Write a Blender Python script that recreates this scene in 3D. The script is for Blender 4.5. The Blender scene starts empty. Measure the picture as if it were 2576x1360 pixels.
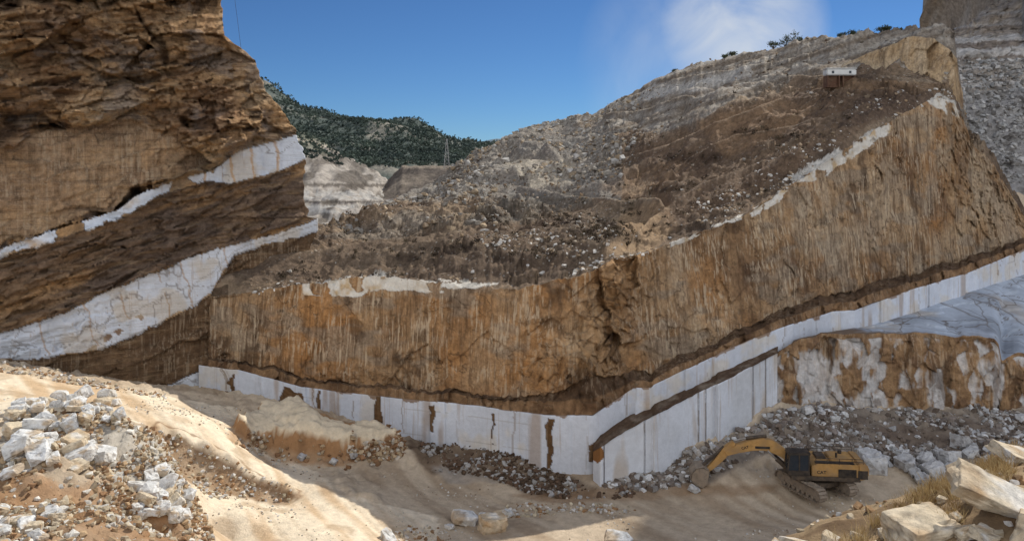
import bpy, bmesh, math, random
import numpy as np
from mathutils import Vector, Matrix
from mathutils.bvhtree import BVHTree
random.seed(7); rng=np.random.default_rng(7)
sc=bpy.context.scene; coll=sc.collection
F=2000.0; CX=1288.0; HY=420.0; CZ=25.0
def P(px,py,d):
    px,py,d=np.broadcast_arrays(np.asarray(px,float),np.asarray(py,float),np.asarray(d,float))
    return np.stack([(px-CX)/F*d,d,CZ-(py-HY)/F*d],-1)
def proj(V):
    Y=np.maximum(V[...,1],.1)
    return CX+F*V[...,0]/Y, HY-F*(V[...,2]-CZ)/Y
def s(r,g,b):
    c=np.array([r,g,b],float)/255
    return np.where(c<.04045,c/12.92,((c+.055)/1.055)**2.4)
# ---------------- noise
def _h(ix,iy,iz,sd):
    n=(ix*374761393+iy*668265263+iz*2147483647+sd*1274126177)&0xffffffff
    n=((n^(n>>13))*1274126177)&0xffffffff
    n=((n^(n>>16))*2246822519)&0xffffffff
    return ((n^(n>>15))&0xffffff)/float(0xffffff)
def vn(p,sd=0):
    i=np.floor(p).astype(np.int64); f=p-i; f=f*f*f*(f*(f*6-15)+10)
    x,y,z=i[...,0],i[...,1],i[...,2]; fx,fy,fz=f[...,0],f[...,1],f[...,2]
    def l(a,b,t): return a+(b-a)*t
    return l(l(l(_h(x,y,z,sd),_h(x+1,y,z,sd),fx),l(_h(x,y+1,z,sd),_h(x+1,y+1,z,sd),fx),fy),
             l(l(_h(x,y,z+1,sd),_h(x+1,y,z+1,sd),fx),l(_h(x,y+1,z+1,sd),_h(x+1,y+1,z+1,sd),fx),fy),fz)
def fbm(V,scale,octv=4,sd=0,gain=.5,sx=(1,1,1)):
    p=V*np.array(sx)/scale; a=1;t=0;r=0
    for o in range(octv):
        r=r+a*vn(p+o*17.3,sd+o); t+=a; a*=gain; p=p*2.03
    return r/t*2-1
def ridged(V,scale,octv=4,sd=0,sx=(1,1,1)):
    p=V*np.array(sx)/scale; a=1;t=0;r=0
    for o in range(octv):
        r=r+a*(1-np.abs(vn(p+o*11.1,sd+o)*2-1)); t+=a; a*=.5; p=p*2.1
    return r/t
def cell(V,scale,sd=0,sx=(1,1,1),tilt=0.):
    p=V*np.array(sx)/scale; i=np.floor(p).astype(np.int64)
    best=np.full(p.shape[:-1],9.); val=np.zeros(p.shape[:-1]); df=np.zeros(p.shape)
    for dx in (-1,0,1):
        for dy in (-1,0,1):
            for dz in (-1,0,1):
                c=i+np.array([dx,dy,dz]); x,y,z=c[...,0],c[...,1],c[...,2]
                q=np.stack([_h(x,y,z,sd+1),_h(x,y,z,sd+2),_h(x,y,z,sd+3)],-1)+c
                dv=p-q; dd=(dv**2).sum(-1); m=dd<best
                best=np.where(m,dd,best); val=np.where(m,_h(x,y,z,sd+4),val)
                if tilt: df=np.where(m[...,None],dv,df)
    if tilt:
        g=np.stack([np.modf(val*57.3)[0],np.modf(val*131.7)[0],np.modf(val*291.1)[0]],-1)-.5
        return val+(g*df).sum(-1)*tilt
    return val
def inpoly(x,y,poly):
    r=np.zeros(np.broadcast(x,y).shape,bool); n=len(poly)
    for i in range(n):
        x0,y0=poly[i]; x1,y1=poly[(i+1)%n]
        if y0==y1: continue
        c=((y0>y)!=(y1>y))&(x<(x1-x0)*(y-y0)/(y1-y0)+x0)
        r^=c
    return r
def blur(a,n):
    a=a.astype(float)
    for _ in range(n):
        a=(np.roll(a,1,0)+np.roll(a,-1,0)+np.roll(a,1,1)+np.roll(a,-1,1)+a)/5
    return a
def lerp(a,b,t):
    t=np.clip(t,0,1)
    return a+(b-a)*t[...,None]
def I(x,pts):
    a=np.array(pts,float); return np.interp(x,a[:,0],a[:,1])
# ---------------- mesh helpers
def mesh_from(name,V,Fc,col=None,wht=None,mat=None,smooth=True):
    V=np.asarray(V,np.float32).reshape(-1,3); Fc=np.asarray(Fc,np.int32); k=Fc.shape[1]
    me=bpy.data.meshes.new(name)
    me.vertices.add(len(V)); me.vertices.foreach_set('co',V.ravel())
    me.loops.add(Fc.size); me.loops.foreach_set('vertex_index',Fc.ravel())
    me.polygons.add(len(Fc)); me.polygons.foreach_set('loop_start',np.arange(len(Fc),dtype=np.int32)*k)
    me.update(calc_edges=True)
    if col is not None:
        col=np.asarray(col,np.float32).reshape(len(V),-1)
        if col.shape[1]==3: col=np.concatenate([col,np.zeros((len(V),1),np.float32)],1)
        a=me.color_attributes.new('Col','FLOAT_COLOR','POINT'); a.data.foreach_set('color',col.ravel())
    if wht is not None:
        a=me.attributes.new('wht','FLOAT','POINT'); a.data.foreach_set('value',np.asarray(wht,np.float32).ravel())
    if smooth: me.shade_smooth()
    else: me.shade_flat()
    if mat: me.materials.append(mat)
    return me
def grid_faces(nr,nc):
    i=np.arange(nr*nc).reshape(nr,nc)
    return np.stack([i[:-1,:-1],i[1:,:-1],i[1:,1:],i[:-1,1:]],-1).reshape(-1,4)
def add(name,me,kind=None,label=None,cat=None,group=None):
    o=bpy.data.objects.new(name,me); coll.objects.link(o)
    if kind:o['kind']=kind
    if label:o['label']=label
    if cat:o['category']=cat
    if group:o['group']=group
    return o
def grid_obj(name,G,col,wht,mat,**k):
    return add(name,mesh_from(name,G,grid_faces(*G.shape[:2]),col,wht,mat),**k)
# ---------------- materials
class NT:
    def __init__(s_,mat):
        s_.t=mat.node_tree; s_.n=s_.t.nodes; s_.l=s_.t.links
    def new(s_,ty,**k):
        n=s_.n.new(ty)
        for a,b in k.items(): setattr(n,a,b)
        return n
    def set(s_,sock,v):
        if isinstance(v,bpy.types.NodeSocket): s_.l.new(v,sock)
        else: sock.default_value=v
    def math(s_,op,a,b=0.,clamp=False):
        n=s_.new('ShaderNodeMath',operation=op,use_clamp=clamp); s_.set(n.inputs[0],a); s_.set(n.inputs[1],b); return n.outputs[0]
    def mr(s_,v,a,b,c,d):
        n=s_.new('ShaderNodeMapRange'); s_.set(n.inputs[0],v)
        for i,x in enumerate((a,b,c,d)): s_.set(n.inputs[i+1],x)
        return n.outputs[0]
    def noise(s_,vec,sc_,det=3,ro=.6,dist=0):
        n=s_.new('ShaderNodeTexNoise'); s_.set(n.inputs['Vector'],vec); n.inputs['Scale'].default_value=sc_
        n.inputs['Detail'].default_value=det; n.inputs['Roughness'].default_value=ro; n.inputs['Distortion'].default_value=dist
        return n.outputs[0]
    def mapv(s_,vec,scale,rot=(0,0,0),loc=(0,0,0)):
        n=s_.new('ShaderNodeMapping'); s_.set(n.inputs[0],vec); n.inputs['Scale'].default_value=scale
        n.inputs['Rotation'].default_value=rot; n.inputs['Location'].default_value=loc; return n.outputs[0]
    def mix(s_,f,a,b,bt='MIX'):
        n=s_.new('ShaderNodeMix',data_type='RGBA',blend_type=bt); s_.set(n.inputs[0],f)
        for i,x in ((6,a),(7,b)):
            if not isinstance(x,bpy.types.NodeSocket): x=(*x,1) if len(x)==3 else x
            s_.set(n.inputs[i],x)
        return n.outputs[2]
def base_mat(name,rough=.9):
    m=bpy.data.materials.new(name); m.use_nodes=True
    nt=NT(m); b=nt.n['Principled BSDF']; b.inputs['Roughness'].default_value=rough
    b.inputs['Specular IOR Level'].default_value=.1
    return m,nt,b
def rock_mat(name,sc2=4,streak=False,bump=.5,bscale=2.5,strata=False,contrast=1.,speck=0.,bdist=.25,crack=False,spsc=3.2):
    m,nt,b=base_mat(name)
    at=nt.new('ShaderNodeAttribute',attribute_name='Col')
    pos=nt.new('ShaderNodeTexCoord').outputs['Object']
    n2=nt.noise(pos,sc2,5,.74)
    if streak or crack: wat=nt.new('ShaderNodeAttribute',attribute_name='wht').outputs['Fac']
    f=nt.mr(n2,.28,.72,-.45*contrast,.38*contrast)
    if streak: f=nt.math('MULTIPLY',f,nt.math('SUBTRACT',1.,nt.math('MULTIPLY',wat,.75)))
    f=nt.math('ADD',f,1.)
    cmb=nt.new('ShaderNodeCombineColor')
    for i in range(3): nt.set(cmb.inputs[i],f)
    col=nt.mix(1.,at.outputs['Color'],cmb.outputs[0],'MULTIPLY')
    if speck>0:
        msk=nt.mr(at.outputs['Alpha'],0.,1.,.15,1.)
        v=nt.new('ShaderNodeTexVoronoi'); nt.set(v.inputs['Vector'],pos); v.inputs['Scale'].default_value=spsc
        vs=nt.new('ShaderNodeSeparateColor'); nt.l.new(v.outputs['Color'],vs.inputs[0])
        k=nt.math('MULTIPLY',nt.math('MULTIPLY',nt.mr(vs.outputs[0],.6,.95,0.,1.),nt.mr(v.outputs['Distance'],.2,.4,speck,0.)),msk)
        col=nt.mix(k,col,tuple(s(194,186,174)))
        k2=nt.math('MULTIPLY',nt.math('MULTIPLY',nt.mr(vs.outputs[1],.3,1.,0.,.6*speck),nt.mr(v.outputs['Distance'],.0,.5,.4,1.)),msk)
        col=nt.mix(k2,col,tuple(s(62,52,44)))
    hs=None
    if streak:
        a=at.outputs['Alpha']
        s1=nt.noise(nt.mapv(pos,(4.,4.,.11)),1.,3,.62); s2=nt.noise(nt.mapv(pos,(1.9,1.9,.08),loc=(31,7,3)),1.,4,.7)
        brk=nt.noise(nt.mapv(pos,(.35,.35,.3)),1.,4,.7)
        nw=nt.math('SUBTRACT',1.,wat)
        aw=nt.math('MULTIPLY',a,nw)
        lt=nt.math('MULTIPLY',nt.math('MULTIPLY',nt.mr(s1,.50,.60,0.,.66),aw),nt.mr(brk,.43,.55,.06,1.))
        col=nt.mix(nt.math('MULTIPLY',nt.mr(s2,.48,.62,0.,.6),aw),col,tuple(s(88,66,48)))
        col=nt.mix(lt,col,tuple(s(210,188,158)))
        ru=nt.math('MULTIPLY',nt.mr(s2,.58,.70,0.,.5),wat)
        col=nt.mix(ru,col,tuple(s(156,126,90)))
        hs=nt.math('MULTIPLY',s1,a)
    if crack:
        v=nt.new('ShaderNodeTexVoronoi',feature='DISTANCE_TO_EDGE')
        dn=nt.new('ShaderNodeTexNoise'); nt.set(dn.inputs['Vector'],pos); dn.inputs['Scale'].default_value=.3; dn.inputs['Detail'].default_value=1
        va=nt.new('ShaderNodeVectorMath',operation='MULTIPLY_ADD'); nt.l.new(dn.outputs['Color'],va.inputs[0]); va.inputs[1].default_value=(2,2,.5); nt.set(va.inputs[2],pos)
        nt.set(v.inputs['Vector'],nt.mapv(va.outputs[0],(.26,.09,.2),rot=(0,0,.7))); v.inputs['Scale'].default_value=1
        ck=nt.math('MULTIPLY',nt.mr(v.outputs['Distance'],.0,.022,.7,0.),wat)
        col=nt.mix(ck,col,tuple(s(98,86,74)))
    if strata:
        wv=nt.noise(nt.mapv(pos,(.2,.2,2.4),rot=(0,math.radians(14),math.radians(-35))),1.,5,.74,.1)
        nw2=nt.math('SUBTRACT',1.,wat)
        col=nt.mix(nt.math('MULTIPLY',nt.mr(wv,.54,.62,0.,.4),nw2),col,tuple(s(88,70,56)))
        col=nt.mix(nt.math('MULTIPLY',nt.mr(wv,.46,.38,0.,.3),nw2),col,tuple(s(204,172,132)))
    nt.l.new(col,b.inputs['Base Color'])
    h=nt.noise(pos,bscale,6,.78)
    hh=h
    if streak: hh=nt.math('MULTIPLY',h,nt.math('SUBTRACT',1.,nt.math('MULTIPLY',wat,.85)))
    if hs is not None: hh=nt.math('ADD',hh,nt.math('MULTIPLY',hs,.12))
    if strata: hh=nt.math('SUBTRACT',hh,nt.math('MULTIPLY',wv,.4))
    bp=nt.new('ShaderNodeBump'); bp.inputs['Strength'].default_value=bump; bp.inputs['Distance'].default_value=bdist
    nt.l.new(hh,bp.inputs['Height']); nt.l.new(bp.outputs[0],b.inputs['Normal'])
    return m
M_wall=rock_mat('cut_rock',2.,streak=True,bump=1.,bscale=2.,bdist=.35,contrast=1.)
M_slab=rock_mat('marble_slab',1.5,crack=True,bump=.25,bscale=1.,bdist=.12,contrast=.35)
M_cliff=rock_mat('cliff_rock',1.7,streak=True,bump=1.,bscale=1.8,strata=True,bdist=.6,contrast=1.1)
M_hill=rock_mat('scree_rock',1.6,bump=1.,bscale=2.,speck=.85,contrast=1.15,bdist=.45,spsc=2.8)
M_ground=rock_mat('sandy_ground',1.6,bump=.8,bscale=3.,contrast=.5,bdist=.15)
M_far=rock_mat('far_ground',.5,bump=.6,bscale=.3,contrast=.9,bdist=2.)
M_mtn=rock_mat('mountain_rock',.6,bump=.9,bscale=.7,speck=.5,bdist=1.,spsc=1.4,contrast=1.1)
M_stone=rock_mat('stone',4,bump=.6,bscale=3,contrast=.8,bdist=.12)
def flat_mat(name,c,rough=.5,metal=0.,var=.15,nscale=3.,dirt=.5):
    m,nt,b=base_mat(name,rough); pos=nt.new('ShaderNodeTexCoord').outputs['Object']
    n=nt.noise(pos,nscale,4,.65)
    c=np.array(c); col=nt.mix(nt.mr(n,.35,.65,0.,1.),tuple(c*(1-var)),tuple(np.minimum(c*(1+var),1)))
    n2=nt.noise(pos,nscale*.5,5,.75)
    col=nt.mix(nt.mr(n2,.42,.62,.1*dirt,dirt),col,tuple(s(118,100,80)))
    nt.l.new(col,b.inputs['Base Color']); b.inputs['Metallic'].default_value=metal
    b.inputs['Specular IOR Level'].default_value=.3
    return m
M_yel=flat_mat('yellow_paint',s(180,138,80),.75,dirt=.65,var=.25); M_blk=flat_mat('black_paint',s(40,37,35),.6,dirt=.3)
M_dk=flat_mat('dark_steel',s(66,58,51),.65,.2); M_gls=flat_mat('cab_glass',s(40,48,56),.08,0,.03,dirt=.1)
M_rust=flat_mat('rusty_steel',s(92,62,46),.85,0,.3); M_wht=flat_mat('white_paint',s(206,206,202),.5,0,.06,dirt=.2)
M_stl=flat_mat('steel_rod',s(170,168,165),.3,.8,.05); M_trackm=flat_mat('muddy_track',s(142,128,112),.8,.1,.35)
def leaf_mat(name,c1,c2,sc_=.35):
    m,nt,b=base_mat(name,.9); pos=nt.new('ShaderNodeTexCoord').outputs['Object']
    n=nt.noise(pos,sc_,3,.7)
    nt.l.new(nt.mix(nt.mr(n,.35,.65,0.,1.),tuple(c1),tuple(c2)),b.inputs['Base Color']); return m
M_leaf=leaf_mat('foliage',s(56,62,48),s(90,94,68)); M_far_leaf=leaf_mat('far_foliage',s(60,70,66),s(88,98,86),.05)  # far foliage greyed, with distance haze put into its colour
M_dryg=leaf_mat('dry_grass',s(140,112,72),s(200,176,128),2.); M_bark=flat_mat('bark',s(85,70,55),.9)

# ================= MAIN QUARRY WALL =================
def jit(px,amp,sc_,sd):
    p=np.stack([px/sc_,px*0,px*0],-1); return fbm(p,1.,4,sd)*amp
YTOP=[(480,752),(515,746),(560,741),(700,726),(765,712),(900,700),(960,690),(1060,706),(1180,722),(1300,727),(1400,706),(1490,680),(1540,652),(1600,645),(1690,612),(1830,560),(1900,525),(2000,456),(2100,396),(2220,316),(2300,272),(2360,245),(2400,258),(2425,310),(2450,370),(2500,415),(2540,480),(2576,540),(2720,720)]
YWT=[(480,915),(515,922),(600,932),(690,955),(760,975),(945,997),(1190,1020),(1370,1045),(1490,1047),(1588,980),(1592,976),(1640,974),(1645,968),(1805,893),(1810,888),(1960,826),(2090,786),(2150,782),(2300,726),(2430,690),(2576,628),(2720,580)]
BANDH=[(480,26),(1000,30),(1300,34),(1400,56),(1490,95),(1590,48),(1800,34),(2100,52),(2400,36),(2720,32)]
def ytop(px): return I(px,YTOP)+jit(px,7,40,3)+jit(px,4,9,5)
def jog(px): return I(px,[(1590,0),(1642,-1.0),(1805,-1.0),(1835,-1.3),(2092,-1.3),(2150,-2.3),(2720,-2.3)])
def dwall(px,b,k=.3):
    m=(px-CX)/F
    a=[(60.35+b)/(.928+.373*m),(50.8+b)/(.864-.504*m),(44.3+b)/(.805-.595*m)]
    x=np.stack(np.broadcast_arrays(*a)); mx=x.max(0)
    return mx+k*np.log(np.exp((x-mx)/k).sum(0))
def btop(px): return I(px,[(480,1.4),(1400,2.2),(1600,2.6),(2700,2.8)])
pxs=np.arange(500,2722,2.7)
yt=ytop(pxs); ywt=I(pxs,YWT)+jit(pxs,2,30,8); ytb=ywt-I(pxs,BANDH)+jit(pxs,14,50,9)+jit(pxs,6,10,19); ylo=ytb+(ywt-ytb)*I(pxs,[(480,.25),(1350,.3),(1490,.6),(2700,.45)])
ytb=np.maximum(ytb,yt+8); ylo=np.maximum(ylo,ytb+3)
dbase=dwall(pxs,0); ybot=HY+F*(CZ+1.)/dbase
segs=[(yt,ytb,btop(pxs),.9+0*pxs,130),(ytb,ylo,.9+0*pxs,.45+0*pxs,8),(ylo,ywt-1,.45+0*pxs,.3+0*pxs,14),(ywt-1,ybot,0*pxs,0*pxs,80)]
Yr=[];Br=[];Lv=[]
for k,(a,b_,b0,b1,n) in enumerate(segs):
    for t in np.linspace(0,1,n,endpoint=(k==3)):
        jg=jog(pxs)*(0 if k==0 else (t if k==1 else 1))
        Yr.append(a+(b_-a)*t); Br.append(b0+(b1-b0)*t+jg); Lv.append(k+t*0.999)
Yr=np.array(Yr);Br=np.array(Br);Lv=np.array(Lv)[:,None]+0*Yr; PXG=pxs[None]+0*Yr
D0=dwall(PXG,Br,.3); W0=P(PXG,Yr,D0)
tan=(Lv<1)
rough=np.clip(np.exp(-((PXG-(1570-80*(Lv)))/75)**2)*1.1 + .5*np.exp(-((PXG-1350)/55)**2)*(Lv>.3)+.35*np.clip((PXG-2330)/60,0,1)*(Lv<.6),0,1)*tan
rough=np.maximum(rough,tan*np.clip((fbm(W0,6,3,41)-.35)*4,0,.4))
wv=W0+(fbm(W0,4,3,40)*1.0)[...,None]
f1=cell(wv,2.2,5,(1,1,.9),tilt=2.2)-.5; f2=cell(wv,.9,6,(1,1,1.2),tilt=2.)-.5
gen2=cell(wv,1.1,17,(1,1,.8),tilt=1.6)-.5; gen=cell(wv,4.,7,(1,1,.7),tilt=1.)-.5
ed=np.clip(Lv/.06,0,1)
disp=(fbm(W0,9,3,11)*.4+gen*.2+gen2*.08)*tan+fbm(W0,1.3,4,12,sx=(1,1,.6))*.10*(Lv<3)+rough*(f1*.75+f2*.45+fbm(W0,1.,4,13)*.2)
blockj=cell(np.stack([W0[...,0],W0[...,1],W0[...,2]*.02],-1),5.2,19)-.5
disp=disp+(fbm(W0,4,3,15)*.04+blockj*.4)*(Lv>=3)
disp=disp+ (cell(W0,1.2,21,(1,1,.6),tilt=1.5)-.5)*.35*((Lv>=1)&(Lv<3))
disp=disp+np.where((PXG<524),3*(1-np.clip((PXG-514)/10,0,1)),0)*(Lv<3)
B=Br+disp*np.clip(ed+.3,0,1)
Dw=dwall(PXG,B,.3); W=P(PXG,Yr,Dw)
jx=PXG+fbm(W,2,3,31)*14; jy=Yr+fbm(W,2,3,32)*10
n1=fbm(W,5,4,50); n2=fbm(W,1.2,4,51); n3=fbm(W,9,3,52,sx=(1,1,.4)); n4=fbm(W,2.6,4,53)
tanc=s(162,129,94)+0*W; tanc=lerp(tanc,s(186,157,122),n1*1.8+.1); tanc=lerp(tanc,s(120,92,68),-n1*1.6+n2*.7); tanc=lerp(tanc,s(176,126,76),n3*2.2+n4*.6-.25)
tanc=lerp(tanc,s(184,142,96),rough*.5)
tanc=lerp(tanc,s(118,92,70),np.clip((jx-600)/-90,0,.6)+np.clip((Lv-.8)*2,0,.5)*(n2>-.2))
tanc=lerp(tanc,s(148,134,116),np.clip((fbm(W,4,3,55,sx=(1,1,2.5))-.1)*3,0,.6)*(1-rough))
tanc=lerp(tanc,s(80,61,46),np.clip((fbm(W,2.0,5,56,sx=(1,1,.8))-.3)*4,0,.65)+ (f2<-.4)*.5*rough)
tanc=lerp(tanc,s(190,172,146),np.clip((fbm(W,6,3,57)-.05)*2,0,.4)*(PXG>1650))
hair=np.abs(fbm(W,3.5,4,58))<.012; tanc=lerp(tanc,s(70,54,42),hair*.6)
col=tanc.copy()
m=(Lv>=1)&(Lv<2); col[m]=lerp(s(112,88,66)+0*W,s(76,59,46),n2+.4)[m]  # brown ledge, darkened too as a painted shadow line under the ochre face
m=(Lv>=2)&(Lv<3); col[m]=lerp(s(152,120,88)+0*W,s(106,80,58),n2*1.4+.4)[m]
white=(Lv>=3)
wc=lerp(s(206,210,217)+0*W,s(190,193,199),n1+.4)
wc=lerp(wc,s(204,192,172),np.clip((fbm(W,2.5,4,60)-.15)*2.5,0,.55))
wc=lerp(wc,s(150,122,90),np.clip((fbm(W,1.6,4,64,sx=(1,1,.1))-.25)*4,0,.55))
r0=np.random.default_rng(5)
joints=np.sort(np.r_[r0.uniform(520,1480,11),r0.uniform(1500,2700,13)]); jstr=r0.uniform(.2,.75,24)
dj=np.abs((PXG+fbm(W,2,4,61)*14)[...,None]-joints[None,None,:]); ji=dj.argmin(-1); dj=dj.min(-1)
wc=lerp(wc,s(130,108,84),(dj<1.5)*jstr[ji]*(fbm(W,2,3,62)>-.15))
saw=np.abs(np.modf((CZ-(Yr-ywt)*D0/F)/2.1+1000+n1*.06)[0]-.5)<.016
wc=lerp(wc,s(160,155,148),saw*.5*(fbm(W,5,2,63)>0))
wc=lerp(wc,s(126,98,70),((Yr-ywt)<(fbm(W,1.5,4,65)*16-2))*(Lv>=3)*.85)
rustp=[[(700,1010),(716,975),(760,990),(765,1015)],[(940,1060),(946,1000),(958,1000),(965,1065)],[(1080,1020),(1094,1022),(1090,1085),(1080,1075)],[(1376,1050),(1392,1050),(1390,1200),(1378,1205)],[(1480,1120),(1500,1110),(1512,1160),(1482,1160)],[(796,985),(803,985),(806,1030),(795,1030)],[(575,960),(590,935),(586,1000)],[(1236,1035),(1242,1035),(1239,1130)],[(540,1000),(560,985),(640,1002),(600,1010)]]
rm=np.zeros_like(PXG,bool)
for p in rustp: rm|=inpoly(PXG+fbm(W,.8,3,71)*8,Yr+fbm(W,.8,3,72)*8,p)
wc=np.where(rm[...,None],s(116,88,60),wc)
col=np.where(white[...,None],wc,col)
SLABS=[[(760,712),(930,690),(965,684),(1010,700),(1150,712),(1185,722),(1100,738),(960,730),(900,745),(765,742)],[(1990,440),(2060,402),(2150,350),(2240,308),(2246,330),(2150,390),(2060,450),(2000,462)],[(1885,535),(1965,480),(1985,482),(1960,510),(1890,545)],[(1790,570),(1870,538),(1865,552),(1800,575)],[(1680,610),(1770,583),(1740,602),(1685,622)],[(2330,255),(2360,232),(2410,258),(2418,300),(2390,290)],[(1100,700),(1260,716),(1190,726)]]
def slabmask(x,y,V):
    r=np.zeros(x.shape,bool)
    for p in SLABS: r|=inpoly(x+fbm(V,1.5,3,81)*12,y+fbm(V,1.5,3,82)*9,p)
    return r&(fbm(V,2.,4,83)>-.22)
sm=slabmask(PXG,Yr,W)&tan
col=np.where(sm[...,None],lerp(s(210,203,190)+0*W,s(184,160,126),n2*2.4),col)
col=np.where(((PXG<520)&(Lv<3))[...,None],s(58,42,32),col)  # recessed gap between the walls, its darkness painted into the colour
alpha=np.where(tan,1-.75*np.clip(rough,0,1),0.3); alpha=np.where(white,.3,alpha)*(~sm)
wh=(white&~rm).astype(float)+sm*.7
grid_obj('quarry_wall',W,np.concatenate([col,alpha[...,None]],-1),wh,M_wall,kind='structure',label='tall cut quarry face of ochre rock above white marble',cat='quarry wall')
WALL_TOP=W[0]

# lower marble bench
bp=np.arange(1492,1958,2.5)
bt=I(bp,[(1490,1137),(1500,1131),(1620,1056),(1632,1052),(1640,1048),(1800,966),(1812,962),(1955,888)])+jit(bp,3,20,90)
bd=I(bp,[(1490,62.1),(1510,61.0),(1640,62.6),(1646,62.2),(1800,65.9),(1806,65.3),(1955,69.6)])
rows=[];lab=[]
back=dwall(bp,jog(bp)-.1)
z=CZ-(bt-HY)/F*bd
for t in np.linspace(0,1,8):
    d=back+(bd-back)*t+.3*(1-t); rows.append(np.stack([(bp-CX)/F*d,d,z+.25*(1-t)],-1)); lab.append(0)
for t in np.linspace(0,1,60):
    zz=z+(-.8-z)*t; rows.append(np.stack([(bp-CX)/F*bd,bd,zz],-1)); lab.append(1)
BG=np.array(rows); L=np.array(lab)[:,None]+0*BG[...,0]
bj=cell(np.stack([BG[...,0],0*BG[...,0],0*BG[...,0]],-1),4.5,93)
BG[...,1]+=(fbm(BG,4,3,91)*.06+(bj-.5)*.35)*(L>0)
endc=[]
for t in np.linspace(0,1,14)[1:]:
    c=BG[:,-1].copy(); c[:,0]+=-1.0*t; c[:,1]+=5*t; endc.append(c)
BG=np.concatenate([BG,np.array(endc).transpose(1,0,2)],1); L=np.concatenate([L,np.repeat(L[:,-1:],13,1)],1); bj=np.concatenate([bj,np.repeat(bj[:,-1:],13,1)],1)
BG=BG+(fbm(BG,.8,3,94)*.03)[...,None]
bx_,by_=proj(BG)
bc=lerp(s(208,211,216)+0*BG,s(192,193,194),fbm(BG,4,3,95)+.3)
je=np.zeros(L.shape,bool); je[:,1:]=np.abs(np.diff(bj,axis=1))>1e-6
bc=lerp(bc,s(128,104,80),je*.55*(fbm(BG,2,3,98)>-.3))
bc=lerp(bc,s(172,150,120),np.clip((fbm(BG,1.4,3,99,sx=(1,1,.12))-.2)*3,0,.55))
bc=np.where(inpoly(bx_+fbm(BG,1,3,96)*10,by_,[(1480,1105),(1505,1100),(1515,1150),(1500,1165),(1480,1150)])[...,None],s(135,95,58),bc)
bc=np.where((L<1)[...,None],lerp(s(96,76,60)+0*BG,s(140,124,106),fbm(BG,1,3,97)*2),bc)
grid_obj('marble_bench',BG,np.concatenate([bc,(L*.3)[...,None]],-1),L*(~je),M_wall,kind='structure',label='low white marble bench cut in vertical blocks',cat='quarry wall')

# ================= LEFT CLIFF =================
ys=np.arange(-420,1040,3.4)
XR=[(-420,500),(0,560),(90,568),(105,588),(150,638),(210,663),(232,672),(320,738),(345,752),(370,765),(545,771),(549,800),(580,800),(620,780),(1040,770)]
def dcliff(px,b): m=(px-CX)/F; return (80.8+b)/(-.59*m+.808)
nu=330
u=np.linspace(0,1,nu)
xr=I(ys,XR); xr=xr+jit(ys,10,45,101)*(ys<540)+jit(ys,6,12,102)*(ys<540)
CXG=-260+(xr[:,None]+260)*u[None]; CYG=ys[:,None]+0*CXG
Bc=I(CYG,[(-420,7),(0,3.5),(300,1.6),(500,.8),(900,0),(1016,0)])
C0=P(CXG,CYG,dcliff(CXG,Bc))
B1T=[(-300,735),(0,625),(140,577),(300,525),(340,492),(420,460),(540,425),(600,380),(750,338),(775,335)]
B1B=[(-300,750),(0,648),(150,600),(320,540),(400,492),(520,455),(580,462),(700,432),(775,398)]
B2T=[(-300,960),(0,838),(150,790),(240,745),(400,680),(520,632),(680,592),(810,545)]
B2B=[(-300,1010),(0,905),(60,905),(230,885),(300,860),(440,795),(530,742),(560,690),(590,640),(700,606),(810,578)]
jyy=CYG+fbm(C0,1.0,5,112)*16*np.clip((580-CXG)/400,0.12,1)
b1t=I(CXG,B1T);b1b=I(CXG,B1B);b2t=I(CXG,B2T);b2b=I(CXG,B2B)
in1=(jyy>b1t)&(jyy<b1b)&((fbm(C0,2.5,4,117)>-.2)|(CXG>540)); in2=(CYG+fbm(C0,.8,5,113)*7>b2t)&(CYG+fbm(C0,1.2,5,114)*14<b2b)
in3=inpoly(CXG+fbm(C0,1.5,3,118)*8,CYG+fbm(C0,1.5,3,119)*6,[(330,1000),(430,966),(530,920),(530,1050),(330,1040)])
above=CYG<b1t; mid=(CYG>=b1b)&(CYG<b2t); low=CYG>=b2b
cutp=[(-300,420),(0,360),(180,330),(300,310),(430,330),(500,390),(540,420),(420,455),(330,490),(300,520),(100,585),(-300,700)]
cut=inpoly(CXG+fbm(C0,4,4,115)*45,CYG+fbm(C0,4,4,116)*40,cutp)
st=C0@np.array([-.18,-.25,1.0]); al=(C0[...,0]*.8+C0[...,1]*.6)
stv=np.stack([st*1.0,al*.14,st*0],-1)
lay=fbm(stv,1.5,5,120,gain=.6); lay2=fbm(stv,.5,4,148,gain=.6)
wC=np.stack([al*.55+st*.35,st*1.3,C0[...,1]*.15],-1)+(fbm(C0,6,3,121)*.8)[...,None]
F1=cell(wC,4.6,122,tilt=2.2)-.5; F2=cell(wC,1.8,124,tilt=2.4)-.5; F3=cell(wC,.75,126,tilt=2.2)-.5
midf=np.stack([st*1.7,al*.45,0*al],-1)+(fbm(C0,5,3,123)*.5)[...,None]
Fm=cell(midf,1.8,128,tilt=1.6)-.5; Fm2=cell(midf,.7,129,tilt=1.6)-.5
crev=ridged(C0+(fbm(C0,5,3,131)*2)[...,None],10,3,132,(1,1,1.2))
dis=np.zeros_like(CXG)
up=above&~cut
fa=np.clip((b1t-CYG)/25,0,1)
dis+=np.where(up,F1*2.3+F2*1.4+F3*.65+Fm2*.4+lay*.45+fbm(C0,1.,4,134)*.2-.9*fa+np.clip(crev-.84,0,1)*12,0)
dis+=np.where(cut,fbm(C0,6,3,127)*.3+fbm(C0,1.2,4,128,sx=(1,1,.5))*.12+F2*.25+F3*.1,0)
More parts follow.
